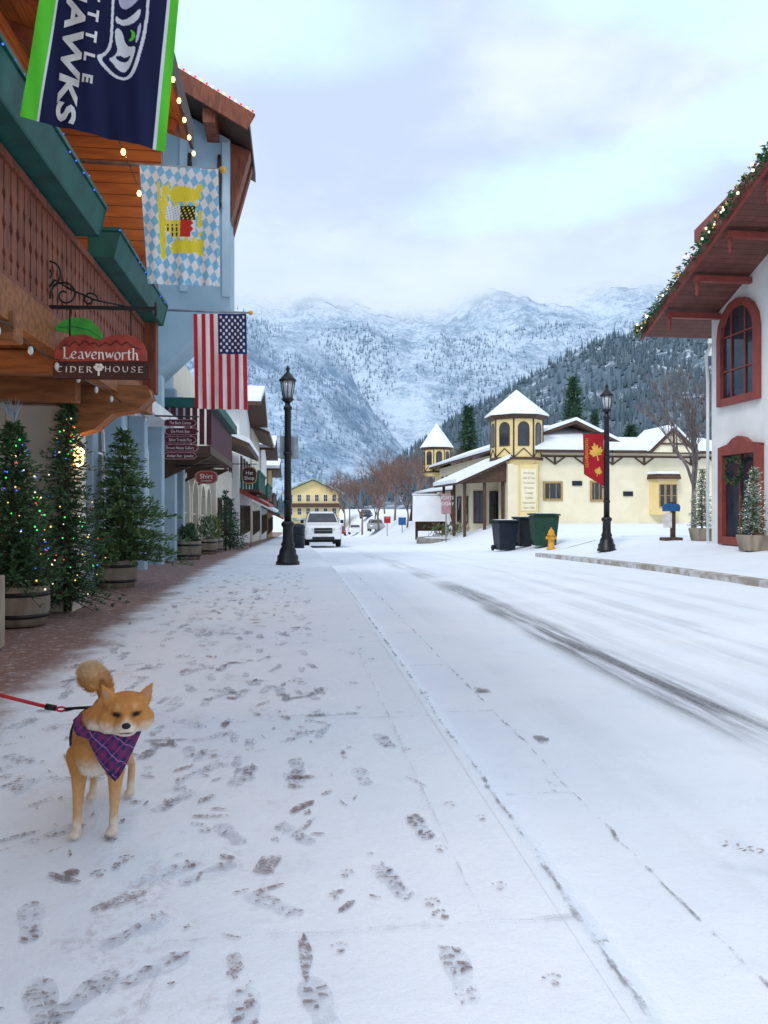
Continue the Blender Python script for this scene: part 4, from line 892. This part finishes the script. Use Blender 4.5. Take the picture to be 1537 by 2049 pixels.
for k in (-.38,0,.38): win(bay,(bw+k,43.9,1.2),(1,0,0),(0,-1,0),.36,1.4,0,'tancloth',mull=(0,1),fw=.05,name='sash')
B().poly([(bw-1.05,44.5,2.9),(bw-.75,43.7,2.9),(bw+.75,43.7,2.9),(bw+1.05,44.5,2.9)],(0,.15,.3)).build('bay_roof','brown',bay)
B().poly([(bw-1.0,44.5,3.21),(bw-.7,43.8,3.21),(bw+.7,43.8,3.21),(bw+1.0,44.5,3.21)],(0,.1,.14)).build('bay_snow','snowcap',bay)
for px,py in ((1155,967),(1257,988)):
    p=PY(px,py,44.46);B().box(p.x-.3,p.x+.3,44.43,44.492,p.z-.14,p.z+.14).build('wall_plaque','navybin',yb)
def tower(c,rad,z0,z1,za):
    ph=math.pi/8
    tw=B().lathe((c[0],c[1],0),[(rad*.92,z0-.35),(rad,z0),(rad,z1)],8,0,False,ph).build('tower_wall','yellow',yb)
    B().lathe((c[0],c[1],0),[(rad*1.05,z0-.06),(rad*1.05,z0+.1)],8,0,False,ph).build('lower_band','brown',tw)
    B().lathe((c[0],c[1],0),[(rad*1.04,z1-.25),(rad*1.2,z1-.02)],8,0,False,ph).build('cornice','brown',tw)
    B().lathe((c[0],c[1],0),[(rad*1.25,z1),(rad*1.22,z1+.1),(rad*.55,z1+(za-z1)*.58),(.02,za)],8,0,False,ph).build('tower_roof','snowcap',tw)
    ap=rad*math.cos(ph);sd=2*rad*math.sin(ph)
    b=B()
    for k in range(8):
        a=k*math.pi/4-math.pi/2;o=V((math.cos(a),math.sin(a),0));ad=V((-math.sin(a),math.cos(a),0))
        if math.sin(a)<.3: win(tw,V((c[0],c[1],z0+.75*(z1-z0)/2.6))+o*ap,ad,o,sd*.58,(z1-z0)*.55,1,'brown',fw=.06,mull=(0,0),th=.04)
        a2=a+ph;q=V((c[0]+rad*math.cos(a2),c[1]+rad*math.sin(a2),0));b.tube([q+V((0,0,z0)),q+V((0,0,z1-.2))],.05,5)
        p0=V((c[0],c[1],0))+o*(ap+.02)
        b.bar(p0+ad*sd*.48+V((0,0,z0+.1)),p0-ad*sd*.0+V((0,0,z0+.62)),.05,.05);b.bar(p0-ad*sd*.48+V((0,0,z0+.1)),p0+V((0,0,z0+.62)),.05,.05)
    b.build('timber_frame','brown',tw)
tower((13.45,45.2),1.56,4.05,6.65,8.3);tower((14.0,74),1.35,4.6,7.0,9.4)
B().box(12.55,14.36,43.9,46,-.2,3.75).build('tower_base','cream',yb)
B().box(13.2,14.3,43.74,43.88,.25,3.7).build('directory_frame','yellow',yb)
db=B().box(13.3,14.2,43.70,43.735,1.0,3.45).build('directory_board','cream',yb)
for i,sx_ in enumerate(('Kris Kringl','Gifts & Toys','Ornaments','Christmas','Cottage','Candles','Nutcrackers','Open Daily')): text(sx_,db,(13.75,43.695,3.15-.29*i),XD,UD,.13,'tancloth',.8)
rf=B().poly([(9.5,43.9,2.5),(13.1,43.9,4.15),(13.1,43.9,4.27),(9.5,43.9,2.62)],(0,7.3,0)).build('porch_roof','brown',yb)
B().poly([(9.45,43.85,2.625),(13.1,43.85,4.275),(13.1,43.85,4.5),(9.45,43.85,2.85)],(0,7.4,0)).build('porch_snow','snowcap',rf)
B().poly([(9.7,44.2,2.56),(13.0,44.2,4.07),(13.0,44.2,2.74)],(0,.1,0)).build('porch_gable','brown',yb)
for x,y in ((10.1,44.5),(11.3,44.5),(12.4,44.5),(10.1,47.5),(10.1,50.8)): B().box(x-.08,x+.08,y-.08,y+.08,-.9,2.7 if x<10.5 else 2.95).build('post','brown',yb)
B().box(10.9,13.98,46.5,51,-.9,3.0).build('porch_wall','cream',yb)
for x in (11.5,12.5): win(yb,(x,46.5,.2),(1,0,0),(0,-1,0),.8,2.0,0,'brown')
for y in (47.5,49.5): win(yb,(10.9,y,.2),(0,-1,0),(-1,0,0),1.1,1.7,0,'brown')
for y in lin(53,71,9): win(yb,(14.02,y,2.9),(0,-1,0),(-1,0,0),1.1,1.2,1,'brown')
for y in lin(54,70,6): win(yb,(14.02,y,.0),(0,-1,0),(-1,0,0),1.4,1.8,0,'brown')
b=B();b.poly([(13.1,46,4.85),(17.5,46,6.4),(21,46,4.85),(21,46,5.0),(17.5,46,6.6),(13.1,46,5.0)],(0,30,0));rf=b.build('long_roof','brown',yb)
B().poly([(13.05,45.95,5.01),(17.5,45.95,6.61),(21,45.95,5.01),(21,45.95,5.2),(17.5,45.95,6.8),(13.05,45.95,5.2)],(0,30.1,0)).build('long_roof_snow','snowcap',rf)
rf=B().poly([(11.6,52.5,2.4),(14,52.5,3.0),(14,52.5,3.1),(11.6,52.5,2.5)],(0,20,0)).build('arcade_roof','brown',yb)
B().poly([(11.55,52.45,2.505),(14,52.45,3.105),(14,52.45,3.25),(11.55,52.45,2.65)],(0,20.1,0)).build('arcade_snow','snowcap',rf)
for y in lin(53,72,6): B().box(11.7,11.85,y,y+.15,-1.2,2.5).build('post','brown',yb)
kc=P(860,1040,52);kz=GZ(kc.x,kc.y)
k_=thing('information_kiosk','small kiosk with steep snow covered roof on the planted island','kiosk',(kc.x,kc.y,kz))
for sx_ in (-.9,.9): B().box(kc.x+sx_-.08,kc.x+sx_+.08,kc.y-.08,kc.y+.08,kz,kz+1.6).build('post','darkwood',k_)
B().box(kc.x-.85,kc.x+.85,kc.y-.03,kc.y+.03,kz+.6,kz+1.5).build('board','brown',k_)
B().poly([(kc.x-1.3,kc.y-.75,kz+1.25),(kc.x+1.35,kc.y-.75,kz+1.25),(kc.x+1.05,kc.y,kz+3.05),(kc.x-1.15,kc.y,kz+3.05)],(0,.06,.06)).build('roof_snow','snowcap',k_)
B().poly([(kc.x-1.3,kc.y+.8,kz+1.25),(kc.x+1.35,kc.y+.8,kz+1.25),(kc.x+1.05,kc.y+.02,kz+3.04),(kc.x-1.15,kc.y+.02,kz+3.04)],(0,-.06,.0)).build('roof_back','brown',k_)
ir=thing('stone_planter','low round stone planter with shrubs before the kiosk','planter',(kc.x+1.4,kc.y-2.6,kz-.1),world=False)
B().lathe((0,0,0),[(2.7,-.2),(2.7,.35),(2.45,.36),(2.4,.25),(.2,.3)],28).build('wall','stone',ir);B().lathe((0,0,.3),[(2.44,0),(2.0,.06),(.1,.12)],24).build('snow_bed','snowcap',ir)
b=B()
for k in range(220):
    a=U(0,6.28);q_=U(.3,2.3);tufts(b,V((q_*math.cos(a),q_*math.sin(a),.35+U(0,.75))),V((0,0,1)),4,.28,.1,(rnd.randrange(3),rnd.randrange(3)))
b.build('shrubs',['twig','firG','firL'],ir,rc=False)
def board_sign(name,label,px,py,d,w,h,m,txt=None):
    c=P(px,py,d);t=thing(name,label,'sign',(c.x,c.y,GZ(c.x,c.y)));B().tube([(c.x,c.y+.05,GZ(c.x,c.y)),(c.x,c.y+.05,c.z+h/2)],.04,6).build('post','steel',t)
    B().box(c.x-w/2,c.x+w/2,c.y-.03,c.y,c.z-h/2,c.z+h/2).build('panel',m,t,bev=.008)
    if txt:
        for i,s in enumerate(txt): text(s,t,(c.x,c.y-.035,c.z+h*.22-i*h*.3),XD,UD,h*.16)
    return t
board_sign('event_sign','red and white notice sign on post beside the kiosk',893,1008,46,.6,1.2,'plaquerim',('LIGHTS','TODAY'))
board_sign('street_sign','blue information sign far along the street',805,1043,70,.7,.7,'skyblue')
board_sign('street_sign','red stop sign far along the street',775,1040,75,.65,.65,'stopred',('STOP',))
# standing sign right pavement
c=P(1343,1086,22.5);cz=PZ(c.x,c.y);st_=thing('standing_sign','standing sign with blue top panel and white lower sheet on brown foot','sign',(c.x,c.y,cz))
B().box(c.x-.27,c.x+.27,c.y-.2,c.y+.2,cz-.02,cz+.08).build('foot','brown',st_,bev=.02);B().box(c.x+.02,c.x+.14,c.y+.0,c.y+.1,cz+.08,cz+1.12).build('post','brown',st_)
b=B();b.poly([(c.x-.28,c.y-.06,cz+.84),(c.x+.24,c.y-.06,cz+.84),(c.x+.26,c.y-.06,cz+.98),(c.x+.2,c.y-.06,cz+1.06),(c.x-.22,c.y-.06,cz+1.06),(c.x-.29,c.y-.06,cz+.98)],(0,.04,0));b.build('top_panel','skyblue',st_)
B().box(c.x-.25,c.x+.0,c.y-.05,c.y-.02,cz+.36,cz+.80).build('sheet','letter',st_)
# ---------- right building
rb=thing('chalet_building','white chalet with red trimmed arched window and garland on its eave','building',(11,15,.2))
zr=lambda y:5.95+.4*(19.6-y)
B().poly([(11,19.15,-.1),(11,19.15,zr(19.15)+.1),(11,10,zr(10)+.1),(11,1,zr(19)+.1),(11,1,-.1)],(7,0,0)).build('wall','white',rb)
rf=B().poly([(9.5,19.9,zr(19.9)),(9.5,9.5,zr(9.5)),(9.5,9.5,zr(9.5)+.16),(9.5,19.9,zr(19.9)+.16)],(8.5,0,0)).build('roof','soffit',rb)
B().poly([(9.5,-.9,zr(19.9)),(9.5,9.49,zr(9.5)),(9.5,9.49,zr(9.5)+.16),(9.5,-.9,zr(19.9)+.16)],(8.5,0,0)).build('roof','soffit',rb)
B().poly([(9.55,19.9,zr(19.9)+.165),(9.55,9.5,zr(9.5)+.165),(9.55,9.5,zr(9.5)+.27),(9.55,19.9,zr(19.9)+.27)],(8.4,0,0)).build('roof_snow','snowcap',rf)
B().poly([(9.42,19.95,zr(19.95)-.05),(9.42,9.5,zr(9.5)-.05),(9.42,9.5,zr(9.5)+.22),(9.42,19.95,zr(19.95)+.22)],(.075,0,0)).build('barge_board','redtrim',rb)
for y in (18.75,17.4,16.0,14.6,13.2):
    z=zr(y)-.16;br=B().box(9.55,11,y-.07,y+.07,z-.07,z+.08).build('bracket_beam','redtrim',rb,bev=.01)
    B().lathe((9.62,y,z-.07),[(.015,-.34),(.05,-.28),(.03,-.21),(.06,-.16),(.04,-.08),(.065,0)],8).build('pendant','redtrim',br)
B().poly([(12.9,23.5,9.75),(12.9,17,10.9),(12.9,17,11.3),(12.9,23.5,10.15)],(3,0,0)).build('upper_roof','redtrim',rb)
B().box(13.1,15.8,17,23,6,9.8).build('upper_wall','white',rb)
wz=P(1488,805,18.9).z
win(rb,(11,17.85,wz),(0,1,0),(-1,0,0),1.75,2.6,1,'redtrim',fw=.18,mull=(2,2),th=.12)
d_=win(rb,(11,17.75,.26),(0,1,0),(-1,0,0),1.75,2.45,0,'redtrim',fw=.2,mull=(1,0),th=.14,name='door')
B().poly([(10.86,17.75-.92,2.71),(10.86,17.75+.92,2.71),(10.86,17.75+.45,2.78),(10.86,17.75+.25,2.90),(10.86,17.75,2.96),(10.86,17.75-.25,2.90),(10.86,17.75-.45,2.78)],(.13,0,0)).build('crest','redtrim',d_)
B().tube([(10.93,19.08,5.5),(10.93,19.3,5.2),(10.93,19.22,4.5),(10.93,19.22,.3)],.04,8).build('downpipe','white',rb)
b=B()
for k in range(32):
    a=k*.196;tufts(b,V((10.8,17.75+.3*math.cos(a),2.1+.3*math.sin(a))),V((-1,0,0)),9,.13,.16,(0,1))
for k in range(14): a=U(0,6.28);b.ell((10.72,17.75+.3*math.cos(a),2.1+.3*math.sin(a)),.022,n=6,m=2)
b.build('wreath',['fir','firL','signred'],label='green wreath with red baubles above the chalet door',cat='wreath',rc=False)
gl=thing('garland','green christmas garland with baubles along the chalet gable edge','garland',(9.35,15,zr(15)))
b=B();b2=B()
for k in range(420):
    y=20.0-U(0,1)*9.5;p=V((9.34+U(-.07,.05),y,zr(y)+.13+U(-.12,.14)));tufts(b,p,V((-.5,U(-1,1),-.3)),6,.13,.14,(0,1))
for k in range(110):
    y=20.0-U(0,1)*9.5;b2.ell((9.24+U(-.03,.02),y,zr(y)+.13+U(-.15,.15)),U(.018,.036),n=6,m=rnd.randrange(4))
b.build('greenery',['fir','firL'],gl,rc=False);b2.build('baubles',['signred','gold','bW','letter'],gl,kind='stuff')
for i,(px,py,d,h,lab) in enumerate(((1405,1095,22,2.1,'frosted slim tree in basket planter left of the chalet door'),(1508,1090,17.5,1.95,'frosted slim tree in basket planter right of the chalet door'))):
    p=P(px,py,d);r=thing('potted_tree',lab,'tree',(p.x,p.y,PZ(p.x,p.y)),world=False)
    B().add([(-.24,-.2,0),(.24,-.2,0),(.24,.2,0),(-.24,.2,0),(-.3,-.25,.36),(.3,-.25,.36),(.3,.25,.36),(-.3,.25,.36)],[(3,2,1,0),(4,5,6,7),(0,1,5,4),(1,2,6,5),(2,3,7,6),(3,0,4,7)]).build('planter','barrel',r,bev=.02)
    conifer(r,h-.35,.34,26,10,['frost','firL'],.34,.10,4,pw=.7);fairy(r,h-.35,.35,45,['bW','bW','signred'],.34,.7,.010)
# ---------- bare trees
def bare(name,label,loc,h,seed,m,group=None,spread=.75,k=5,tr=.013):
    rn=random.Random(seed);t=thing(name,label,'tree',loc,world=False,group=group);bt,bc=B(),B()
    def grow(p,d,L,r,kk):
        md=p+d*L*.5+V((rn.uniform(-1,1),rn.uniform(-1,1),0))*L*.05;q_=p+d*L
        (bt if kk>=k-1 else bc).tube([p,md,q_],[r,r*.85,r*.65],5 if kk>=k-1 else 3)
        if kk==0: return
        for i in range(3 if kk<k else 4):
            nd=(d+V((rn.uniform(-1,1),rn.uniform(-1,1),rn.uniform(-.3,.7)))*spread).normalized();grow(p+d*L*rn.uniform(.65,1),nd,L*rn.uniform(.6,.85),r*.6,kk-1)
    grow(V((0,0,0)),V((0,0,1)),h*.27,h*tr,k);bt.build('trunk',m,t);bc.build('crown',m,t,rc=False);return t
p=P(1388,1060,29);t1=bare('bare_tree','slender bare tree beside the white chalet',(p.x,p.y,.2),7.4,4,'twigG',None,.48,6,.015)
protos=[bare('bare_tree','reddish bare street tree just left of the small far tower',(9.0,80,-1.2),10,1,'twig','bare trees down the street',k=6),bare('bare_tree','reddish bare street tree behind the distant cars',(7.5,112,-2),11,2,'twig','bare trees down the street',k=6),bare('bare_tree','grey bare tree behind the street end building',(9,150,-3),13,3,'twigG','bare trees down the street')]
for i,(px,d,h,pi,l) in enumerate(((725,100,.95,1,'bare tree to the right of the street end building'),(752,92,.85,0,'bare tree above the silver car'),(790,88,1.0,1,'bare tree above the stop sign'),(815,72,.8,0,'bare tree close behind the blue sign'),(838,95,1.1,1,'bare tree left of the kiosk roof'),(700,135,1.,2,'tall grey bare tree at the street end'),(770,125,1.1,1,'bare tree in the row behind the silver car'),(905,115,1.25,0,'tall reddish bare tree behind the far tower'),(935,108,1.15,1,'reddish bare tree between the two towers'),(870,120,1.1,0,'reddish bare tree left behind the far tower'),(640,150,1.0,2,'grey bare tree behind the cream chalet roof'))):
    p=P(px,1040,d);dup(protos[pi],(p.x,p.y,GZ(p.x,min(p.y,120))-.1),U(0,6),l,sc=h)
for px,top,d,rad,l in ((1147,752,95,3.6,'tall dark conifer behind the right wing roof'),(937,806,112,3.6,'dark conifer rising between the two towers'),(1262,848,100,3.0,'smaller conifer behind the right wing ridge'),(1190,815,140,3.0,'distant conifer right of the tallest one')):
    p=P(px,1030,d);z=H+d*(1015-top)/F;r=thing('conifer_tree',l,'tree',(p.x,p.y,0),world=False);conifer(r,z,rad,36,11,['fir','firB'],0,1.0,4,pw=.9,step=.6)
# ---------- dog
dg_=thing('dog','tan and cream dog with curled tail and plaid bandana on the snowy pavement','dog',(-.73,3.1,0))
b=B();E=b.ell
hc=V((-.592,2.855,.466));hf=V((.2,-.975,-.06)).normalized();hx=V((.98,.2,-.03)).normalized()
hu=hx.cross(hf).normalized()
if hu.z<0: hu=-hu
hd=lambda x,f,z:hc+hx*x+hf*f+hu*z
Rh=Matrix((hx,-hf,hu)).transposed()
def cap(pts,rs,n=12):
    b.tube(pts,rs,n)
    for p,r in zip(pts,rs): E(p,r,n=n)
E((-.735,3.02,.312),(.092,.12,.112));E((-.725,2.945,.305),(.078,.078,.098));E((-.745,3.12,.325),(.088,.14,.092));E((-.755,3.22,.335),(.074,.13,.076));E((-.765,3.33,.328),(.078,.095,.088))
cap([(-.725,3.0,.36),(-.665,2.92,.41),(-.61,2.875,.445)],[.092,.088,.072])
for sh_,elb,wr,pw_ in (((-.795,3.0,.27),(-.796,3.01,.19),(-.787,2.95,.075),(-.783,2.925,.022)),((-.668,2.985,.27),(-.66,2.995,.19),(-.658,2.955,.075),(-.655,2.93,.022))):
    cap([sh_,elb,((V(elb)+V(wr))*.5),wr,pw_],[.047,.030,.021,.016,.0165]);E((pw_[0],pw_[1]-.014,.017),(.021,.029,.018))
    for k in (-1.5,-.5,.5,1.5): E((pw_[0]+k*.0102,pw_[1]-.037+abs(k)*.005,.013),(.007,.012,.012),n=8)
for hip,kn,hk,pw_ in (((-.825,3.33,.30),(-.84,3.26,.19),(-.826,3.37,.105),(-.819,3.30,.022)),((-.705,3.34,.30),(-.69,3.27,.19),(-.68,3.385,.105),(-.672,3.32,.022))):
    cap([hip,kn,((V(kn)+V(hk))*.5),hk,pw_],[.066,.039,.024,.0155,.016]);E((pw_[0],pw_[1]-.014,.016),(.020,.028,.017))
    for k in (-1.5,-.5,.5,1.5): E((pw_[0]+k*.010,pw_[1]-.034+abs(k)*.005,.013),(.007,.012,.012),n=8)
E(hd(0,-.008,.006),(.080,.08,.066),Rh);E(hd(0,.026,.028),(.060,.042,.034),Rh)
for s in (-1,1): E(hd(s*.052,.004,-.026),(.047,.052,.046),Rh);E(hd(s*.028,.050,.020),(.024,.018,.009),Rh);E(hd(s*.0135,.084,-.036),(.0175,.027,.016),Rh)
b.tube([hd(0,.04,-.014),hd(0,.075,-.022),hd(0,.102,-.024)],[.042,.031,.0225],12);E(hd(0,.101,-.025),(.021,.015,.017),Rh);E(hd(0,.064,-.048),(.025,.040,.014),Rh);E(hd(0,.034,-.042),(.050,.05,.036),Rh)
for s in (-1,1):
    a0,a1,tp=hd(s*.030,.002,.052),hd(s*.080,-.010,.028),hd(s*.084,.012,.100)
    md=(a0+a1)/2;ax_=(a1-a0).normalized();ay=hf.copy()
    for i in range(14):
        k=i/13;c_=md.lerp(tp,k);b.ell(c_,((1-k)**.75*.030+.003,(1-k)*.013+.005,.009),Matrix((ax_,ay,ax_.cross(ay))).transposed(),n=10)
tl=[(-.785,3.39,.375),(-.80,3.44,.41),(-.825,3.465,.45),(-.85,3.44,.487),(-.86,3.39,.495),(-.85,3.35,.478),(-.835,3.345,.452)];cap(tl,[.028,.036,.041,.043,.042,.038,.028])
tmp=b.build('tmp','fur',rc=True)
mod=tmp.modifiers.new('r','REMESH');mod.mode='VOXEL';mod.voxel_size=.0042;m2=tmp.modifiers.new('s','SMOOTH');m2.iterations=6;m2.factor=.5
me=bpy.data.meshes.new_from_object(tmp.evaluated_get(bpy.context.evaluated_depsgraph_get()));bpy.data.objects.remove(tmp)
TAN=V((.56,.25,.078));CRM=V((.80,.70,.57));DKR=V((.42,.165,.045));LT=V((.68,.41,.19))
def dcol(p):
    p=V(p);nz=noise.noise(p*22)*.5;r=p-hc;x,f,z=r.dot(hx),r.dot(hf),r.dot(hu)
    if p.y>3.3 and p.z>.40: return tuple(TAN.lerp(LT,sst(.42,.50,p.z+nz*.05)).lerp(CRM,.35*sst(.46,.54,p.z+nz*.05))*(1+nz*.2))
    if r.length<.17 and p.y<2.96 and p.z>.37:
        c=TAN.copy()
        w_=max(sst(-.026,-.055,z+nz*.015)*.9,sst(.052,.075,f)*sst(.002,-.022,z-(.014-abs(x)*.9))*.9)
        w_=max(w_,sst(.035,.06,abs(x))*sst(-.010,-.04,z)*sst(.0,.03,f)*.6)
        if f<-.03: w_*=.4
        c=c.lerp(CRM,w_)
        c=c.lerp(DKR,.4*sst(.02,.06,z)*sst(.045,.0,abs(x)))
        for s in (-1,1):
            c=c.lerp(LT,.5*sst(.013,.004,((x-s*.029)**2+(z-.036)**2)**.5)*(f>.03))
            if f>.03: c=c.lerp(V((.14,.05,.018)),.8*sst(.016,.007,(((x-s*.033)/1.7)**2+(z-.010)**2)**.5))
            if abs(x-s*.074)<.011 and .048<z<.082 and f>.010: c=c.lerp(V((.50,.28,.18)),.8)
        if z>.06 and abs(x)>.035 and f<.008: c=c.lerp(DKR,.5)
        if f>.072 and abs(z+.045)<.003 and abs(x)<.022: c=V((.08,.05,.045))
        return tuple(c*(1+nz*.1))
    fr=sst(2.97,2.90,p.y+nz*.04);w_=fr*sst(.31,.23,p.z)*sst(.08,.035,abs(p.x+.715))
    w_=max(w_,sst(.245,.22,p.z+nz*.02)*sst(2.98,3.05,p.y)*(.8 if abs(p.x+.75)<.06 else .2))
    w_=max(w_,sst(.075,.035,p.z+nz*.03)*.85)
    c=TAN.lerp(LT,.7*sst(.26,.12,p.z)).lerp(CRM,min(1,w_));c=c.lerp(DKR,.4*sst(.36,.43,p.z)*sst(2.98,3.05,p.y));return tuple(c*(1+nz*.18))
cols=[dcol(v.co) for v in me.vertices]
bb=B();bb.add([v.co for v in me.vertices],[tuple(p.vertices) for p in me.polygons],sm=True);body=bb.build('body','fur',dg_,rc=False,cols=cols)
fb=B();fc=[];rn=random.Random(9)
for v in me.vertices:
    p=V(v.co);n=V(v.normal)
    if rn.random()>.6 and not(p.y>3.3 and p.z>.40): continue
    r=p-hc;f=r.dot(hf);hair=.009;fl=V((0,.5,-.6))
    if p.z<.2: hair=.004;fl=V((0,.1,-1))
    if r.length<.15 and p.y<2.95:
        hair=.002 if f>.03 else .006;fl=-hf*.8+V((0,0,-.3))
    elif p.y>3.3 and p.z>.42: hair=.018;fl=V((-.2,.1,.3))
    d=(n*.3+fl*.85+V((rn.uniform(-1,1),rn.uniform(-1,1),rn.uniform(-1,1)))*.22).normalized()
    if d.dot(n)<.1: d=(d+n*.3).normalized()
    L=hair*rn.uniform(.6,1.3);s=d.cross(n)
    if s.length<1e-4: continue
    s=s.normalized()*.0013;c=cols[v.index];g_=rn.uniform(.85,1.2);c=tuple(x*g_ for x in c)
    fb.add([p-s-n*.002,p+s-n*.002,p+d*L],[(0,1,2)],sm=True);fc+=[c]*3
fb.build('fur_coat','fur',body,rc=False,cols=fc)
for s in (-1,1):
    B().ell(hd(s*.033,.063,.009),(.0115,.008,.0052),Rh,n=12).build('eye','eye',dg_)
B().ell(hd(0,.115,-.015),(.0155,.010,.011),Rh,n=12).build('nose','nose',dg_)
b=B();nu,nv=28,20
def bd(s,t_):
    w_=.122*(1-t_)**.85+.004
    return V((-.660+.038*t_+s*w_,2.826+.13*(s*s)*(1-t_)*.9-.014*math.sin(t_*3.1)+.007*math.sin(s*7+t_*5)*(1-t_*.5)+.004*math.sin(s*15+t_*9),.390-.160*t_+.030*s*s*(1-t_)+.004*math.sin(s*9)))
b.add([bd(-1+2*i/nu,j/nv) for j in range(nv+1) for i in range(nu+1)],[(j*(nu+1)+i,j*(nu+1)+i+1,(j+1)*(nu+1)+i+1,(j+1)*(nu+1)+i) for j in range(nv) for i in range(nu)],sm=True)
nc=V((-.675,2.93,.402));b.tube([nc+V((.103*math.cos(a),.098*math.sin(a),.02*math.sin(a)-.012*math.cos(a))) for a in lin(0,6.2832,26)],[.017+.004*math.sin(i*2.1) for i in range(27)],8)
b.build('bandana','plaid',dg_,rc=False)
b=B();hcn=V((-.74,3.06,.318));b.tube([hcn+V((.098*math.cos(a),.02*math.sin(a),.113*math.sin(a))) for a in lin(0,6.2832,28)],.009,6);b.tube([(-.735,3.06,.43),(-.715,3.0,.445),(-.70,2.97,.455)],.009,6);b.build('harness','black',dg_)
ls=thing('dog_leash','red leash with black clip running from the dog to the left edge','leash',(-.9,3.05,.42))
a=P(-60,1375,3.0);c=P(92,1414,3.05);e_=V((-.745,3.05,.436));mid=P(20,1396,3.02)
B().tube([a,mid,c],.0075,8).build('cord','leash',ls);B().tube([c,P(112,1417,3.05)],[.013,.012],8).build('sleeve','black',ls);q=P(122,1419,3.05)
B().tube([q+V((.017*math.cos(x),0,.008*math.sin(x))) for x in lin(0,6.28,12)],.0045,6).build('loop','leash',ls);B().tube([P(131,1420,3.05),P(150,1417,3.06),e_],[.009,.006,.006],8).build('clip','black',ls)
